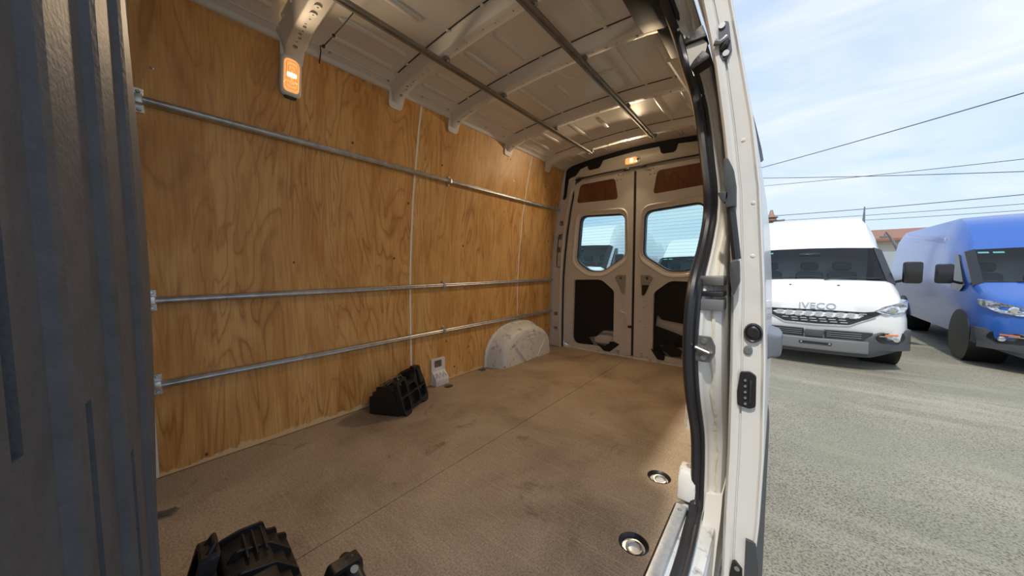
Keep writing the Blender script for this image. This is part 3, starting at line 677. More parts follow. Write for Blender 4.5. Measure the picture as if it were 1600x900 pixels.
# ================================================================== black plastic blocks
def chock():
    t = empty('wheel_chock', (0, 0, 0))
    Lc, D = .30, .235
    # lattice front, leaning back; u along the length, v height, w depth
    fr = lambda w: (lambda u, v: (u-Lc/2, -D/2 + w + v*.30, v))
    outer = rp([(0.01, .012), (.03, 0), (.07, 0), (.085, .018), (.215, .018), (.23, 0), (.275, 0), (.298, .03), (.30, .12), (.285, .225), (.225, .228), (.215, .185), (.195, .182), (.188, .158), (.118, .158), (.110, .205), (.030, .200), (.012, .185)], .008, 3)
    holes = [rp([(.020, .030), (.080, .018), (.093, .098), (.020, .098)], .016), rp([(.103, .030), (.196, .030), (.203, .098), (.103, .098)], .020), rp([(.213, .034), (.276, .040), (.291, .098), (.213, .098)], .016),
             rp([(.020, .107), (.093, .107), (.094, .188), (.030, .188)], .014), rp([(.103, .107), (.203, .107), (.186, .149), (.112, .149)], .008), rp([(.213, .107), (.291, .107), (.277, .214), (.228, .214)], .014)]
    part(t, 'lattice_face', blackp, MB().plate(outer, holes, fr(0), fr(.032)), bevel=.0025, segs=1)
    part(t, 'web_plate', blackp, MB().plate(rp([(.012, .012), (.285, .012), (.285, .15), (.012, .15)], .01), [], fr(.034), fr(.040)))
    # stepped body behind, two side cheeks and a deck
    side = rp([(-D/2+.035, .006), (D/2, .004), (D/2, .105), (D/2-.022, .112), (D/2-.022, .135), (D/2-.045, .140), (D/2-.05, .168), (-D/2+.135, .172), (-D/2+.095, .165), (-D/2+.05, .06)], .006, 2)
    for a, b in ((-Lc/2+.004, -Lc/2+.012), (Lc/2-.030, -Lc/2+.284)):
        part(t, 'side_cheek', blackp, MB().prism(side, 0, a, b), bevel=.002, segs=1)
    inner = [(p, q-.012 if q > .05 else q) for p, q in side]
    part(t, 'body', blackp, MB().prism(inner, 0, -Lc/2+.010, Lc/2-.020), bevel=.004)
    for u in (-.06, .02, .085):
        part(t, 'rib', blackp, MB().prism(rp([(-D/2+.06, .10), (D/2-.01, .05), (D/2-.004, .112), (D/2-.048, .160), (-D/2+.12, .176)], .006, 2), 0, u-.004, u+.004), bevel=.0015, segs=1)
    for k in range(3):
        part(t, 'grip_ridge', blackp, MB().tube([(-Lc/2+.03, D/2-.06-.018*k, .170), (-.02, D/2-.06-.018*k, .170)], .0035, 6))
    part(t, 'tower_gusset', blackp, MB().prism([(-.085, .12), (-.060, .214), (-.03, .212), (.075, .158), (.075, .10)], 0, Lc/2-.058, Lc/2-.018), bevel=.003)
    part(t, 'corner_roll', blackp, MB().tube([(Lc/2-.036, -.066, .206), (Lc/2-.036, -.045, .210), (Lc/2-.036, .055, .162), (Lc/2-.036, .090, .130), (Lc/2-.034, .100, .100)], [.012, .020, .020, .018, .016], 12))
    part(t, 'rivet', screw, MB().disc((Lc/2-.036, -.012, .2125), (0, .45, 1), .008, .005, 10))
    part(t, 'hand_loop', blackp, MB().tube([(-.10, -D/2+.070, .196), (-.10, -D/2+.085, .215), (-.06, -D/2+.085, .217), (-.055, -D/2+.070, .196)], .006, 8))
    return t
ck = chock()
def place(o, x, y, rz_, label, z=0, rx=0, ry=0):
    o.location = (x, y, z); o.rotation_euler = (rx, ry, rz_); tag(o, label, 'wheel chock', 'black plastic wheel chocks on the van floor')
c2 = copy_tree(ck); c3 = copy_tree(ck)
place(ck, -.752, 1.062, math.radians(117), 'black plastic wheel chock with lattice face standing against the plywood wall')
place(c2, .108, .130, math.radians(-4), 'black plastic wheel chock beside the charcoal bulkhead, its ribbed back upward')
c3.scale = (-1, 1, 1)
place(c3, .366, .166, math.radians(-92), 'black plastic wheel chock with smooth side and bright rivet, away from the walls')

# bent steel hook on the floor
hk = MB().tube([(-.62, -.03, .012), (-.595, .02, .012), (-.575, .055, .012), (-.566, .074, .016), (-.563, .080, .026)], .009, 8)
tag(build(hk, 'floor_hook', screw), 'bent steel hook sticking out over the floor from the charcoal bulkhead', 'hook')

# ================================================================== bulkhead (front wall of the load bay)
BXs = [-.92, -.6, -.3, -.1, .08, .18, .26, .34, .45, .60, .72, .80, .86]
BYs = [-.085, -.08, -.06, -.03, .004, .019, .0235, .019, .004, -.022, -.045, -.065, -.09]
def bulk(x, z):
    k = lerp(z, [0, .344, .512, .668, .826, .93, 1.1, 1.19, 1.5, 1.9], [.1, .43, .68, .9, 1.06, 1.06, .98, .9, .72, .5])
    return lerp(x, BXs, BYs)*k if lerp(x, BXs, BYs) > 0 else lerp(x, BXs, BYs)
bxs = [-.90+.02*i for i in range(89)]
bzs = [0+.095*i for i in range(21)]
mb = MB()
front = [[(x, bulk(x, z), z) for x in bxs] for z in bzs]
mb.loft([r + [(p[0], -.13, p[2]) for p in reversed(r)] for r in front])
wf = build(mb, 'wall_front', bulkm, ang=60); struct(wf, 'charcoal painted steel bulkhead behind the cab')
for x, r in ((.44, .010), (.55, .011), (.66, .011), (.76, .011), (-.35, .012), (-.55, .012)):
    part(wf, 'pressed_rib', bulkm, MB().tube([(x, bulk(x, z)-.003, z) for z in (.12, .16, .3, .6, .9, 1.2, 1.5, 1.62)], [.002, r, r, r, r, r, r, .002], 8))
cmb = MB()
for x, zz in ((.50, (.25, .42)), (.50, (.50, .66)), (.61, (.22, .40)), (.61, (.55, .75)), (.71, (.30, .60)), (.71, (.75, 1.05))):
    cmb.bx(x-.006, x+.006, bulk(x, .5)-.03, bulk(x, .5)+.03, *zz)
carve(wf, cmb, 60)
stp = build(MB().tube([P(0, px, py, x) for px, py, x in ((236, 792, .34), (231, 800, .37), (222, 812, .42), (210, 824, .47), (190, 832, .52), (140, 840, .58), (80, 842, .63), (0, 842, .68))], .0065, 6), 'strap', blackp)
tag(stp, 'black rubber strap stretched across the charcoal bulkhead', 'strap')
part(stp, 'strap_hook', screw, MB().box(P(0, 237, 790, .338), (.012, .008, .02)), bevel=.003)
# cab body ahead of the bulkhead
CZ = [-.30, 0, .4, .8, 1.05, 1.3, 1.5, 1.7, 1.88, 2.0, 2.04]
CXo = [.90, .935, .945, .935, .915, .885, .855, .81, .74, .62, .40]
ring = lambda y, k: [(x*k, y, z*(1 if z < 1 else 1-(1-k)*.4)) for x, z in zip(CXo, CZ)] + [(-x*k, y, z*(1 if z < 1 else 1-(1-k)*.4)) for x, z in reversed(list(zip(CXo, CZ)))]
cabm = MB().loft([ring(-.14, 1), ring(-.9, 1), ring(-1.3, .97)])
cb_ = build(cabm, 'wall_cab', white, ang=50); struct(cb_, 'white cab body of the van ahead of the bulkhead')
bp_ = part(cb_, 'hinge_post', cream, MB().loft([[(CXo[i]-.09, -.14, z), (CXo[i], -.14, z), (CXo[i], -.085, z), (CXo[i]-.07, -.075, z), (CXo[i]-.09, -.10, z)] for i, z in enumerate(CZ[:9])]), bevel=.004)

# ================================================================== right side: pillar, side wall, sill
SEALPX = [(1040, 0), (1060, 50), (1075, 100), (1090, 150), (1098, 200), (1105, 260), (1109, 300), (1108, 340), (1100, 385), (1086, 440), (1079, 500), (1077, 560), (1081, 620), (1089, 680), (1089, 740)]
AZ = [-.2, .3, .6, .9, 1.1, 1.3, 1.5, 1.65, 1.83, 1.9]
AX = [.835, .835, .826, .838, .846, .822, .785, .745, .685, .65]
def seal_pt(px, py):
    d = ray(px, py); x = .82
    for _ in range(60):
        q = CAM + d*((x-CAM.x)/d.x); x = .5*x + .5*lerp(q.z, AZ, AX)
    return CAM + d*((x-CAM.x)/d.x)
SP = [seal_pt(*p) for p in SEALPX]; SP.reverse()     # bottom to top
zz_ = [p.z for p in SP]; yy_ = [p.y for p in SP]; xx_ = [p.x for p in SP]
sY = lambda z: lerp(z, zz_, yy_); sX = lambda z: lerp(z, zz_, xx_)
OZ = [-.35, -.1, .3, .6, .8, 1.08, 1.27, 1.46, 1.66, 1.83, 1.95, 2.0]
OX = [.895, .905, .912, .912, .908, .893, .872, .846, .808, .765, .70, .62]
oX = lambda z: lerp(z, OZ, OX)
def jamb_ring(z):
    a, y, o = sX(z), sY(z), oX(z)
    m = max(a+.030, o-.055)
    return [(a-.030, 3.02, z), (a-.026, y+.05, z), (a-.014, y+.016, z), (a, y+.004, z), (m-.004, y+.014, z), (m, y+.016, z), (m+.004, y+.028, z), (m+.010, y+.033, z), (o-.014, y+.036, z), (o-.004, y+.042, z), (o, y+.055, z), (o, 3.10, z)]
zl = [-.02, .03, .08, .13, .18, .24, .30, .38, .46, .54, .60, .66, .72, .78, .84, .90, .96, 1.02, 1.08, 1.14, 1.20, 1.26, 1.32, 1.38, 1.44, 1.50, 1.56, 1.62, 1.68, 1.74, 1.80, 1.86, 1.92]
wrt = build(MB().loft([jamb_ring(z) for z in zl], closed=True), 'wall_right', cream, ang=40); struct(wrt, 'side wall and door pillar behind the sliding door opening')
# seam sealer bead down the pillar
part(wrt, 'sealer_bead', seal_m, MB().tube([((max(sX(z)+.030, oX(z)-.055)+oX(z))/2+.004*math.sin(z*40), sY(z)+.0345, z) for z in [.05+.05*i for i in range(36)]], [.004+.0025*((i*7) % 3)/2 for i in range(36)], 6))
# centre slide rail; its black bar stands in for shade in the groove
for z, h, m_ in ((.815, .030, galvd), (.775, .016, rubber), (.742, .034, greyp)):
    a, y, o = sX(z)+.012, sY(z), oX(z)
    part(wrt, 'slide_rail_and_shade_bar', m_, MB().bx(a, o+.004, y-.0, y+.08, z-h/2, z+h/2), bevel=.003)
part(wrt, 'rail_track', blackp, MB().bx(.905, .918, 1.33, 3.0, .755, .815), bevel=.004)
# striker
c = P(1, 1100, 545, sY(.6)+.004)
st = part(wrt, 'striker_plate', galvd, MB().prism(rp([(c.x-.022, c.z-.040), (c.x+.018, c.z-.040), (c.x+.030, c.z-.012), (c.x+.030, c.z+.012), (c.x+.018, c.z+.040), (c.x-.022, c.z+.040)], .006), 1, c.y+.004, c.y-.006), bevel=.0015, segs=1)
for dz in (-.026, .026): part(st, 'bolt', screw, MB().disc((c.x, c.y-.006, c.z+dz), (0, -1, 0), .008, .005, 12))
part(st, 'striker_bar', screw, MB().tube([(c.x-.022, c.y-.006, c.z+.008), (c.x-.02, c.y-.02, c.z+.006), (c.x+.015, c.y-.02, c.z-.006), (c.x+.02, c.y-.006, c.z-.008)], .005, 8))
c = P(1, 1091, 121, sY(1.5)+.01); part(wrt, 'buffer_stud', blackp, MB().disc(c, (0, -1, 0), .010, .014, 12, .006))

# sill under the opening
so = build(MB().bx(.775, .90, -.13, 1.30, -.30, -.045), 'trim_4', dirtyw, bevel=.012); struct(so, 'white painted sill of the sliding door opening')
sy = sY(.2)
# lower pillar fairing sweeping into the sill
R = []
for z, yo, xo in ((-.32, -.10, .902), (-.20, -.085, .905), (-.10, -.06, .908), (-.03, -.03, .911), (.04, .0, .911)):
    R.append([(.864, sy+.02+yo-.25*max(0, -z), z), (xo, sy+.05+yo-.25*max(0, -z), z), (xo, 3.1, z), (.864, 3.1, z)])
part(so, 'sill_corner', cream, MB().loft(R), ang=50)
part(so, 'sill_edge', cream, MB().loft([[(.872, y, -.05), (.892, y, -.047), (.902, y, -.06), (.902, y, -.30), (.872, y, -.30)] for y in (-.12, .4, .8, 1.05, sy+.02)]), bevel=.003)
part(so, 'step_well', blackp, MB().bx(.80, .835, .95, 1.20, -.055, -.040), bevel=.004)
for dy in (0, .03, .06): part(so, 'plug', blackp, MB().disc((.835, 1.06+dy, -.045), (0, 0, 1), .011, .006, 10))
# zinc edge plate along the floor board
zp = MB().loft([[(.781, y, .0005), (.781, y, .004), (.814, y, .004), (.817, y, .001), (.817, y, -.042), (.813, y, -.042), (.813, y, .0005)] for y in (.02, .6, 1.236)])
zo = build(zp, 'edge_plate', zinc, bevel=.0008, segs=1); tag(zo, 'bright zinc angle plate along the floor edge at the door sill', 'edge plate')
for y in (1.205, .85, .5, .15):
    part(zo, 'plate_screw', galvd, MB().disc((.798, y, .0038), (0, 0, 1), .007, .0015, 12))
# white box bracket next to the pillar foot
bxm = MB().loft([[(.775+a*.0, 1.262-b, z), (.835, 1.262-b, z), (.835, 1.372+b, z), (.775, 1.372+b, z)] for z, a, b in ((.001, 0, 0), (.07, 0, -.006), (.10, 0, -.018), (.108, 0, -.03))])
bo = build(bxm, 'floor_bracket', dirtyw, bevel=.012); tag(bo, 'scuffed white pressed bracket at the foot of the door pillar', 'bracket')
part(bo, 'bolt', screw, MB().disc((.805, 1.315, .107), (0, 0, 1), .010, .008, 10))

# rubber seal round the door opening: pillar, corner, sill, and up along the roof edge
path = [Vector((.700, -.06, 1.85)), Vector((.695, .3, 1.862)), Vector((.690, .8, 1.862)), Vector((.688, 1.05, 1.852))]
path += list(reversed(SP))
b0 = SP[0]
path += [seal_pt(1086, 790), Vector((.842, 1.117, -.014)), Vector((.845, .972, -.022)), Vector((.846, .5, -.026)), Vector((.846, -.06, -.026))]
def smooth_path(p, n=3):
    out = []
    for i in range(len(p)-1):
        a = p[max(i-1, 0)]; b = p[i]; c = p[i+1]; d = p[min(i+2, len(p)-1)]
        for k in range(n):
            t = k/n
            out.append(.5*((2*b)+(c-a)*t+(2*a-5*b+4*c-d)*t*t+(3*b-a-3*c+d)*t**3))
    out.append(p[-1]); return out
sp = smooth_path(path, 4)
tr = build(MB().tube([p + Vector((-.004, -.002, 0)) for p in sp], .0155, 10), 'trim_5', rubber); struct(tr, 'black rubber seal round the sliding door opening')
part(tr, 'seal_lip', rubber, MB().tube([p + Vector((.015, .006, 0)) for p in sp], .0085, 8))
# roof edge above the door opening
rh = build(MB().loft([[(.66, y, 1.93), (.655, y, 1.875), (.70, y, 1.862), (.735, y, 1.87), (.74, y, 1.92), (.70, y, 1.98)] for y in (-.12, .4, .9, 1.25, 3.08)]), 'trim_6', cream, ang=50); struct(rh, 'painted roof edge above the sliding door opening')
tk = empty('door_track_cover', (.6, 1.3, 1.8)); tag(tk, 'black plastic cover of the upper door track under the roof', 'cover')
part(tk, 'cover_shell', mat('navy_black_plastic', (.016, .020, .034), .5), MB().loft([[(.575, y, 1.80+k), (.585, y, 1.915), (.70, y, 1.915), (.70, y, 1.80+k), (.66, y, 1.785+k)] for y, k in ((1.02, 0), (1.32, 0), (1.40, .012))]), bevel=.006)
part(tk, 'cover_tail', mat('navy_black_plastic', (.016, .020, .034), .5), MB().loft([[(.615, y, 1.83), (.62, y, 1.91), (.69, y, 1.91), (.69, y, 1.82)] for y in (1.40, 1.55, 1.68)]), bevel=.006)
# inner side wall stay and small white gusset behind the pillar
part(wrt, 'roof_stay', ribw, MB().tube([(.60, 1.72, 1.86), (.655, 2.2, 1.80), (.69, 2.6, 1.70)], .016, 8))
part(wrt, 'gusset', dirtyw, MB().prism([(.60, 1.83), (.70, 1.86), (.70, 1.72)], 1, 2.25, 2.30), bevel=.004)

# ================================================================== sliding door, slid back along the outside
YD = 1.15
DZ = [-.30, -.10, .095, .30, .58, .795, 1.08, 1.27, 1.46, 1.66, 1.80, 1.86]
DI = [.925, .931, .931, .934, .932, .928, .913, .891, .865, .826, .785, .765]
DO = [1.000, 1.007, 1.018, 1.022, 1.017, 1.008, .989, .966, .934, .899, .855, .82]
di = lambda z: lerp(z, DZ, DI); do = lambda z: lerp(z, DZ, DO)
zd = [-.30, -.2, -.10, 0, .095, .2, .30, .44, .58, .69, .795, .9, 1.0, 1.08, 1.17, 1.27, 1.36, 1.46, 1.56, 1.66, 1.74, 1.80, 1.86]
def dring(z):
    a, b = di(z), do(z)
    return [(a, 2.55, z), (a, YD+.012, z), (a+.003, YD+.004, z), (a+.008, YD-.003, z), (a+.020, YD-.003, z), (a+.027, YD+.004, z), (a+.0285, YD+.014, z), (a+.031, YD+.014, z), (a+.033, YD+.005, z), (b-.010, YD+.005, z), (b-.004, YD-.002, z), (b, YD+.001, z), (b+.0015, YD+.010, z), (b+.002, YD+.1, z), (b+.002, 2.55, z)]
d3 = build(MB().loft([dring(z) for z in zd]), 'door_3', cream, ang=35); struct(d3, 'open sliding door of the van seen on its leading edge')
D = lambda px, py: P(1, px, py, YD+.004)
yq = lambda y: (lambda u, v: (u, y, v))
def dplate(name, m, pix, y0, y1, r=.003, bev=.001, parent=None):
    q = [D(*p) for p in pix]
    return part(parent or d3, name, m, MB().plate(rp([(p.x, p.z) for p in q], r), [], yq(YD+y0), yq(YD+y1)), bevel=bev, segs=1)
lt = dplate('latch_plate', mat('graphite_metal', (.10, .11, .13), .45, .5), [(1123, 45), (1133, 35), (1139, 36), (1144, 78), (1136, 94), (1130, 96), (1125, 90)], .004, -.004)
for px in ((1129, 43), (1135, 86)): part(lt, 'bolt', screw, MB().disc(D(*px)+Vector((0, -.008, 0)), (0, -1, 0), .0085, .005, 12))
part(lt, 'latch_lever', galvd, MB().tube([D(1121, 71)+Vector((-.004, -.02, 0)), D(1126, 72)+Vector((0, -.018, 0)), D(1132, 66)+Vector((0, -.014, 0)), D(1136, 61)+Vector((0, -.010, 0))], [.010, .008, .007, .008], 8))
part(lt, 'latch_cam', blackp, MB().tube([D(1127, 82)+Vector((0, -.010, 0)), D(1134, 74)+Vector((0, -.012, 0)), D(1138, 66)+Vector((0, -.010, 0))], [.007, .009, .006], 8))
bf = part(d3, 'round_buffer', rubber, MB().loft([[D(1177, 520)+Vector((.0225*k*math.cos(a), -h, .0285*k*math.sin(a))) for a in [2*math.pi*j/20 for j in range(20)]] for k, h in ((1, 0), (1, .008), (.86, .012), (.72, .009), (.6, .012))]), ang=50)
part(bf, 'buffer_centre', blackp, MB().disc(D(1177, 519)+Vector((0, -.011, 0)), (0, -1, 0), .013, .004, 14))
part(d3, 'plug', greyp, MB().loft([[D(1169, 547)+Vector((.011*k*math.cos(a), -h, .014*k*math.sin(a))) for a in [2*math.pi*j/16 for j in range(16)]] for k, h in ((1, 0), (1, .004), (.7, .006), (.3, .005))]), ang=50)
cn = dplate('contact_block', blackp, [(1157, 580), (1172, 580), (1182, 587), (1181, 634), (1172, 637), (1153, 631), (1152, 610)], .006, -.008, .005, .002)
for i in range(5): part(cn, 'contact_pin', screw, MB().disc(D(1165, 592+9*i)+Vector((0, -.012, 0)), (0, -1, 0), .0035, .006, 8))
part(cn, 'contact_ridge', rubber, MB().box(D(1171, 610)+Vector((.002, -.012, 0)), (.008, .010, .07)), bevel=.003)
lb = dplate('lower_bracket', blackp, [(1144, 875), (1149, 874), (1160, 888), (1160, 930), (1140, 930), (1140, 892)], .004, -.008, .003, .001)
part(lb, 'bolt', screw, MB().disc(D(1152, 884)+Vector((0, -.010, 0)), (0, -1, 0), .007, .004, 12))
for px in ((1161, 219), (1177, 317), (1176, 400)): part(d3, 'dimple', cream, MB().disc(D(*px)+Vector((0, .0005, 0)), (0, -1, 0), .006, .002, 10, .003))
# rub strip end, outer handle, outer edge trim
part(d3, 'rub_strip', mat('charcoal_rub_strip', (.06, .062, .07), .55), MB().loft([[(do(-.1)-.018, YD-.006, z*.14-.10), (do(-.1)+.006+.012*k, YD-.004, z*.14-.10), (do(-.1)+.008+.016*k, YD+.1, z*.14-.10), (do(-.1)+.008+.016*k, 2.5, z*.14-.10), (do(-.1)-.018, 2.5, z*.14-.10)] for z, k in ((-1, .2), (-.5, 1), (0, 1), (.5, .7), (1, 0))]), ang=50)
hz = .60
part(d3, 'outer_handle', mat('grey_handle', (.14, .15, .18), .35), MB().loft([[(do(hz)-.004, y, hz+.045), (do(hz)+w_, y, hz+.035), (do(hz)+w_, y, hz-.030), (do(hz)-.004, y, hz-.045)] for y, w_ in ((1.30, .012), (1.33, .036), (1.42, .040), (1.50, .034), (1.54, .008))]), bevel=.006)
part(d3, 'drip_trim', galvd, MB().tube([P(1, 1170, 160, 1.24), P(1, 1179, 200, 1.45), P(1, 1186, 232, 1.75), P(1, 1189, 250, 2.05)], [.003, .006, .009, .011], 6))
# hinge arm from door to body, black inner guide cover
ha = part(d3, 'roller_arm', mat('arm_steel', (.46, .44, .40), .45, .5), MB().plate(rp([(lambda q: (q.x, q.z))(P(1, px, py, 1.19)) for px, py in ((1072, 74), (1098, 62), (1106, 68), (1103, 82), (1086, 104), (1079, 107))], .006), [], yq(1.185), yq(1.215)), bevel=.002, segs=1)
for pix in (((1070, 73), (1085, 54), (1099, 42), (1106, 60), (1090, 66)), ((1079, 108), (1086, 97), (1100, 82), (1110, 90), (1108, 95), (1082, 112))):
    part(ha, 'arm_cover', blackp, MB().plate(rp([(lambda q: (q.x, q.z))(P(1, px, py, 1.19)) for px, py in pix], .005), [], yq(1.175), yq(1.225)), bevel=.003)
gy = 1.125
G = lambda L_: [(lambda q: (q.x, q.z))(P(1, px, py, gy)) for px, py in L_]
gc = part(d3, 'guide_cover', MATS['charcoal_rub_strip'], MB().plate(rp(G([(1132, 250), (1139, 250), (1146, 264), (1150, 290), (1150, 323), (1134, 326), (1136, 302), (1131, 292)]), .004), [], yq(gy-.02), yq(gy+.024)), bevel=.003)
part(gc, 'guide_rod', rubber, MB().tube([P(1, 1142, 325, gy), P(1, 1146, 360, gy), P(1, 1151, 405, gy)], .011, 10))
part(gc, 'guide_foot', MATS['charcoal_rub_strip'], MB().plate(rp(G([(1141, 410), (1155, 407), (1156, 440), (1146, 462), (1142, 440)]), .004), [], yq(gy-.02), yq(gy+.024)), bevel=.003)
part(gc, 'guide_hook', MATS['charcoal_rub_strip'], MB().plate(rp(G([(1122, 303), (1138, 301), (1138, 310), (1133, 319), (1127, 314)]), .005), [], yq(gy-.02), yq(gy+.02)), bevel=.003)

# ================================================================== vans in the yard
def van(paint, roof_h=2.46, lettering=True):
    """front at y=0, facing -y, ground z=0"""
    t = empty('parked_van')
    S = [(.050, .60, .955, .46, .40), (.075, .56, .985, .64, .56), (.12, .50, 1.01, .80, .70), (.20, .46, 1.04, .905, .80), (.34, .42, 1.09, .975, .865), (.60, .40, 1.185, 1.0, .90), (.84, .40, 1.285, 1.0, .90), (1.46, .40, 1.83, 1.0, .845), (1.56, .40, 1.94, 1.0, .82), (1.90, .40, roof_h-.18, 1.0, .80), (2.35, .40, roof_h, 1.0, .78), (6.0, .40, roof_h+.02, 1.0, .78)]
    R = []
    for y, zb, zt, wl_, wt in S:
        h = zt-zb; wm = wl_*.45+wt*.55
        half = [(-wl_*.97, zb), (-wl_, zb+.30*h), (-wl_*.99, zb+.52*h), (-wm, zb+.86*h), (-wt-.02, zb+.955*h), (-wt+.035, zt), (-wt*.5, zt+.018)]
        R.append([(x, y, z) for x, z in half] + [(0, y, zt+.024)] + [(-x, y, z) for x, z in reversed(half)])
    skip = {(6, j) for j in (5, 6, 7, 8)}
    part(t, 'body', paint, MB().loft(R, skip=skip), ang=40)
    def top(y, k):
        f = (y-S[6][0])/(S[7][0]-S[6][0]); wt = S[6][4]+(S[7][4]-S[6][4])*f; zt = S[6][2]+(S[7][2]-S[6][2])*f
        return (wt-.035)*k, zt+.024-.024*abs(k)
    g = MB(); rows = []
    for f in (0, .25, .5, .75, 1):
        y = S[6][0]+(S[7][0]-S[6][0])*f
        rows.append([(top(y, k)[0], y-.004-.025*(1-k*k), top(y, k)[1]+.004) for k in (-1, -.6, -.2, .2, .6, 1)])
    g.loft(rows, closed=False, caps=False)
    ws = part(t, 'windscreen', WGLASS, g, ang=80)
    for s in (-1, 1):   # dark screen pillars
        part(t, 'screen_pillar', blackgl, MB().loft([[(s*(top(y, 1)[0]-.015), y-.012, top(y, 1)[1]+.012), (s*(top(y, 1)[0]+.085), y+.01, top(y, 1)[1]-.035), (s*(top(y, 1)[0]+.085), y+.05, top(y, 1)[1]-.03), (s*(top(y, 1)[0]-.015), y+.03, top(y, 1)[1]-.02)] for y in (.82, 1.0, 1.2, 1.46)]))
        sg = [(1.05, 1.22), (1.62, 1.76), (2.05, 1.76), (2.05, 1.16), (1.15, 1.12)]
        part(t, 'side_glass', blackgl, MB().plate(rp(sg, .05), [], lambda u, v: (s*(1.005-.085*max(0, v-1.05)/.7), u, v), lambda u, v: (s*(.985-.085*max(0, v-1.05)/.7), u, v)))
    part(t, 'cowl', blackgl, MB().loft([[(x, .80+.02*abs(x), 1.268), (x, .86, 1.302), (x, .90, 1.30), (x, .86, 1.25)] for x in (-.88, -.4, 0, .4, .88)]))
    for a, b in (((-.55, .82, 1.305), (.20, .88, 1.345)), ((.15, .80, 1.305), (.80, .86, 1.325))):
        part(t, 'wiper', rubber, MB().tube([a, ((a[0]+b[0])/2, (a[1]+b[1])/2-.03, (a[2]+b[2])/2+.03), b], .009, 6))
    part(t, 'dashboard', seatm, MB().bx(-.84, .84, .95, 1.30, 1.05, 1.24), bevel=.03)
    part(t, 'cab_back', mat('cab_lining', (.80, .80, .76), .8), MB().bx(-.9, .9, 2.40, 2.44, .5, 2.1))
    part(t, 'cab_floor', seatm, MB().bx(-.9, .9, .95, 2.4, .5, .55))
    for x in (-.55, .05, .50):
        s_ = part(t, 'seat', seatm, MB().box((x, 1.95, 1.15), (.40, .16, .55)), bevel=.06)
        part(s_, 'headrest', seatm, MB().box((x, 1.97, 1.53), (.26, .10, .16)), bevel=.04)
    part(t, 'paper_sheet', paper, MB().box((.30, 1.06, 1.262), (.26, .14, .004), Matrix.Rotation(.45, 3, 'X')), smooth=False)
    part(t, 'mirror_mount', blackgl, MB().box((.0, 1.40, 1.735), (.30, .05, .07), Matrix.Rotation(.7, 3, 'X')), bevel=.02)
    for x in (-.72, -.57): part(t, 'windscreen_sticker', sticker, MB().box((x, 1.405, 1.775), (.11, .003, .04), Matrix.Rotation(-.85, 3, 'X')), smooth=False)
    for x in (-.28, .30): part(t, 'washer_jet', blackp, MB().box((x, .62, 1.217), (.03, .03, .016)), bevel=.004)
    # bumper
    bt_ = lambda x: -.03 + .34*abs(x)**3.2
    R = []
    for i in range(25):
        x = -1.01+2.02*i/24; a = abs(x); zt = .50 if a < .5 else (.50+(a-.5)/.22*.12 if a < .72 else .62); zb = .215+.36*max(0, a-.58)
        y = bt_(x)
        R.append([(x, y+.03, zb), (x, y, zb+.06), (x, y-.005, .33), (x, y+.005, .44), (x, y+.012, zt-.02), (x, y+.03, zt), (x, y+.22, zt), (x, y+.22, zb)])
    bmp = part(t, 'bumper', bumperm, MB().loft(R), ang=45)
    part(bmp, 'bumper_insert', bumperl, MB().loft([[(x, bt_(x)-.012, .27), (x, bt_(x)-.016, .30), (x, bt_(x)-.014, .43), (x, bt_(x)-.004, .445), (x, bt_(x)+.02, .445), (x, bt_(x)+.02, .27)] for x in (-.56, -.4, -.2, 0, .2, .4, .56)]), bevel=.004)
    part(bmp, 'plate_holder', blackgl, MB().box((0, -.05, .375), (.36, .02, .032)), bevel=.004)
    for x in (-.155, .155): part(bmp, 'holder_screw', chrome, MB().disc((x, -.060, .375), (0, -1, 0), .012, .006, 10))
    # lower intake: two black openings with slats
    for x0, x1 in ((-.50, -.13), (.10, .50)):
        lg = part(t, 'lower_grille', blackgl, MB().plate([(x0 if x0 > -.4 else x0-.08, .575), (x1 if x1 < .4 else x1+.10, .575), (x1, .465), (x0, .465)], [], lambda u, v: (u, bt_(u)-.006, v), lambda u, v: (u, bt_(u)+.06, v)))
        for z in (.49, .52, .55): part(lg, 'slat', bumperl, MB().loft([[(x, bt_(x)-.012, z-.005), (x, bt_(x)-.012, z+.005), (x, bt_(x), z+.005), (x, bt_(x), z-.005)] for x in (x0+.02, (x0+x1)/2, x1-.02)]))
    part(t, 'sensor_panel', bumperm, MB().box((-.015, -.045, .52), (.20, .02, .10)), bevel=.006)
    # chrome and black grille
    fy = lambda u: lerp(abs(u), [0, .45, .62, .79, .90, .97], [.05, .05, .075, .12, .20, .34])
    gy_ = lambda u: fy(u)-.004
    gp = rp([(-.74, .895), (-.50, .862), (0, .868), (.50, .862), (.74, .895), (.60, .80), (.36, .668), (0, .655), (-.36, .668), (-.60, .80)], .02)
    gr = part(t, 'grille', blackgl, MB().plate(gp, [], lambda u, v: (u, gy_(u)-.012, v), lambda u, v: (u, gy_(u)+.08, v)))
    slat0 = None
    for r, z in enumerate((.695, .73, .765, .80, .835)):
        hw = .34+(z-.668)*1.35; n = int(hw*2/.105)
        for i in range(n):
            x = -hw+(i+.5)*2*hw/n + (.02 if r % 2 else -.02)
            if abs(x)+.04 > hw: continue
            sl_ = slat0.copy() if slat0 else build(MB().box((x, gy_(x)-.018, z), (.078, .014, .0135)), 'slat', galv, gr, bevel=.003, segs=1)
            if slat0: COL.objects.link(sl_)
            slat0 = slat0 or sl_; sl_.parent = gr; sl_.location = Vector((x, gy_(x)-.018, z)) - gr.location

    tr_ = [(-.62, .80), (-.36, .655), (0, .642), (.36, .655), (.62, .80)]
    part(gr, 'grille_rim', galv, MB().tube([(u, gy_(u)-.014, v) for u, v in tr_], .007, 6))
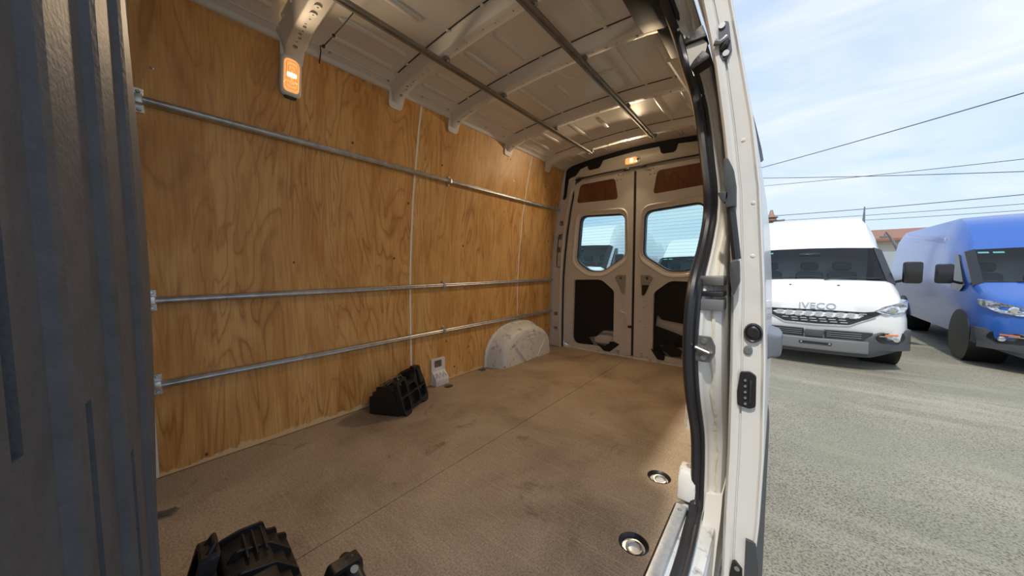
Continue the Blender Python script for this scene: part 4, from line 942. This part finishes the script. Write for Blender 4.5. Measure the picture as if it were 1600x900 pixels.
    # headlamps and fog lamps
    for s in (-1, 1):
        hy = lambda u: fy(u)-.006
        hp_ = rp([(s*.60, .885), (s*.70, .955), (s*.84, 1.00), (s*.965, 1.045), (s*.955, .93), (s*.88, .865), (s*.72, .835)], .02)
        hl_ = part(t, 'headlamp', lampgl, MB().plate(hp_, [], lambda u, v: (u, hy(u)-.02+.25*max(0, v-.9), v), lambda u, v: (u, hy(u)+.25, v)), bevel=.006)
        part(hl_, 'reflector', chrome, MB().disc((s*.78, hy(.78)-.02, .915), (0, -1, 0), .05, .012, 16, .035))
        part(hl_, 'daylight_bar', chrome, MB().tube([(s*.66, hy(.66)-.022, .895), (s*.80, hy(.8)-.022, .862), (s*.90, hy(.9)-.020, .885)], .008, 6))
        fp = rp([(s*.62, .525), (s*.70, .575), (s*.92, .585), (s*.95, .50), (s*.86, .43), (s*.68, .445)], .03)
        fg = part(bmp, 'fog_recess', blackgl, MB().plate(fp, [], lambda u, v: (u, bt_(u)-.008, v), lambda u, v: (u, bt_(u)+.06, v)), bevel=.004)
        part(fg, 'fog_lamp', lampgl, MB().disc((s*.84, bt_(.84)-.008, .49), (0, -1, 0), .04, .012, 14, .03))
        part(fg, 'indicator', orange, MB().loft([[(s*x, bt_(x)-.016, .545), (s*x, bt_(x)-.016, .562), (s*x, bt_(x), .562), (s*x, bt_(x), .545)] for x in (.72, .80, .86)]))
        part(fg, 'running_lamp', chrome, MB().loft([[(s*x, bt_(x)-.018, .528), (s*x, bt_(x)-.018, .542), (s*x, bt_(x), .542), (s*x, bt_(x), .528)] for x in (.66, .74, .80)]))
        # mirrors
        mr_ = part(t, 'mirror', blackgl, MB().box((s*1.17, 1.14, 1.42), (.20, .10, .34)), bevel=.035)
        part(mr_, 'mirror_arm', blackgl, MB().tube([(s*.95, 1.22, 1.25), (s*1.10, 1.16, 1.30)], .022, 8))
        for yw in (1.02, 4.5):
            wh = part(t, 'wheel', tyrem, MB().loft([[(s*x, yw+r*math.cos(a), .355+r*math.sin(a)) for a in [2*math.pi*j/28 for j in range(28)]] for x, r in ((.66, .25), (.67, .335), (.70, .355), (.735, .355), (.737, .347), (.747, .347), (.749, .355), (.81, .355), (.812, .347), (.822, .347), (.824, .355), (.86, .352), (.90, .33), (.905, .24))]), ang=30)
            part(wh, 'rim', galvd, MB().disc((s*.895, yw, .355), (s, 0, 0), .235, .02, 24, .20))
            part(wh, 'hub_cap', greyp, MB().disc((s*.914, yw, .355), (s, 0, 0), .08, .02, 16, .06))
            part(t, 'wheel_arch_liner', blackp, MB().disc((s*.62, yw, .40), (s, 0, 0), .43, .385, 24))
    # roof antenna
    if lettering:
        lm = text_mesh('IVECO', .125, .008); lm.materials.append(letterm)
        for v in lm.vertices: v.co.x *= 1.18
        lo_ = bpy.data.objects.new('badge_letters', lm); COL.objects.link(lo_); lo_.parent = t
        lo_.location = (.01, .042, .885); lo_.rotation_euler = (math.radians(84), 0, 0)
    return t
v1 = van(vwhite)
v1.location = (1.515, 6.62, GROUND); v1.rotation_euler = (0, 0, math.radians(1.2))
tag(v1, 'white van with silver IVECO lettering, chrome dashed grille and dark grey bumper', 'van', 'vans parked in the yard')
an = build(MB().tube([(.90, 8.62, GROUND+2.06), (.885, 8.60, GROUND+2.33)], [.012, .005], 6), 'roof_aerial', blackp)
tag(an, 'short black aerial on the roof front of the lettered white van', 'aerial')
def more(x, y, rz_, label, sc=1, paint=None, drop_letters=True):
    v = copy_tree(v1); v.location = (x, y, GROUND); v.rotation_euler = (0, 0, math.radians(rz_)); v.scale = (sc, sc, sc)
    for ch in list(v.children):
        if ch.name.startswith('badge_letters'): bpy.data.objects.remove(ch); continue
        if paint and ch.name.startswith('body'):
            ch.data = ch.data.copy(); ch.data.materials[0] = paint
    tag(v, label, 'van', 'vans parked in the yard'); return v
more(-.95, 9.4, 0, 'white van seen through the rear window beside the sliding door')
more(-3.75, 7.5, 3, 'tall white van close behind the rear window beside the plywood wall', 1.2)
more(-5.6, 15.4, 3, 'tall white van farther off behind the rear window beside the plywood wall', 1.28)
more(4.35, 7.7, -1, 'blue van parked next to the lettered white van', .98, vblue)
more(7.4, 8.2, -2, 'white van parked on the far side of the blue van', 1.0)

# ================================================================== far background
b = empty('warehouse', (14, 46, GROUND)); tag(b, 'long low pale warehouse with a rust red roof behind the yard', 'building')
part(b, 'wall', conc, MB().bx(2, 60, 42, 60, GROUND, 3.2), smooth=False)
part(b, 'roof', redroof, MB().plate([(41.3, 3.1), (51, 4.6), (60.7, 3.1), (60.7, 3.3), (51, 4.8), (41.3, 3.3)], [], lambda u, v: (1.4, u, v), lambda u, v: (60.6, u, v)), smooth=False)
for i in range(8): part(b, 'roller_door', galv, MB().bx(5+7*i, 9+7*i, 41.9, 42.1, GROUND, 2.2), smooth=False)
# utility pole and wires
up_ = empty('utility_pole', (2.1, 24, GROUND)); tag(up_, 'weathered timber power pole with insulators behind the lettered white van', 'pole')
pc = P(1, 1205, 344, 24)
part(up_, 'shaft', polem, MB().tube([(pc.x, 24, GROUND), (pc.x, 24, pc.z+.25)], [.14, .10], 10))
part(up_, 'insulator', mat('brown_insulator', (.30, .19, .14), .4), MB().loft([[(pc.x+r*math.cos(a), 23.85+r*math.sin(a), pc.z+h) for a in [2*math.pi*j/14 for j in range(14)]] for r, h in ((.10, -.15), (.30, -.05), (.22, .05), (.34, .12), (.12, .30), (.06, .55))]), ang=50)
part(up_, 'bracket', galvd, MB().bx(pc.x-.5, pc.x+.6, 23.78, 23.9, pc.z-.12, pc.z-.02), bevel=.02)
def wire(px0, py0, px1, py1, ya, yb, r, label, sag=.25):
    a = P(1, px0, py0, ya); e = P(1, px1, py1, yb); d = e-a
    a = a - d*.5; e2 = e + d*1.2
    pts = [a+(e2-a)*t + Vector((0, 0, -sag*4*t*(1-t)+sag*.9)) for t in [i/20 for i in range(21)]]
    o = build(MB().tube(pts, r, 5), 'power_line', wirem); tag(o, label, 'power line', 'power lines over the yard')
wire(1197, 261, 1400, 203, 24, 20, .018, 'steepest rising power line, highest over the lettered white van', .1)
wire(1197, 279, 1400, 274, 24, 24, .016, 'level power line just below the steep rising one', .1)
wire(1197, 291, 1400, 270, 25, 22, .012, 'thin power line crossing the level one', .1)
wire(1210, 338, 1400, 322, 24, 23, .016, 'power line running from the brown insulator over the van roof', .1)
wire(1207, 346, 1400, 333, 25, 24, .012, 'thin power line just above the roof of the lettered van', .1)
wire(1207, 352, 1400, 341, 26, 25, .012, 'thin power line grazing the roof of the lettered van', .1)
ap = P(1, 1349, 352, 20); aq = P(1, 1351, 323, 20)
tag(build(MB().tube([(ap.x, 20, GROUND), ap, aq], [.06, .05, .02], 6), 'mast', galvd), 'thin grey mast rising behind the roof of the lettered van', 'mast')
sl = empty('street_lamp', (P(1, 1402, 400, 26).x, 26, GROUND)); tag(sl, 'grey street lamp with a hooked arm beyond the yard', 'street lamp')
q0 = P(1, 1420, 420, 26); q1 = P(1, 1392, 372, 26); q2 = P(1, 1384, 362, 26); q3 = P(1, 1381, 370, 26)
part(sl, 'post', galvd, MB().tube([(q0.x, 26, GROUND), (q0.x, 26, q0.z), q1, q2, q3], [.10, .08, .06, .05, .05], 8))
part(sl, 'lamp_head', greyp, MB().box(q3, (.30, .25, .10)), bevel=.03)
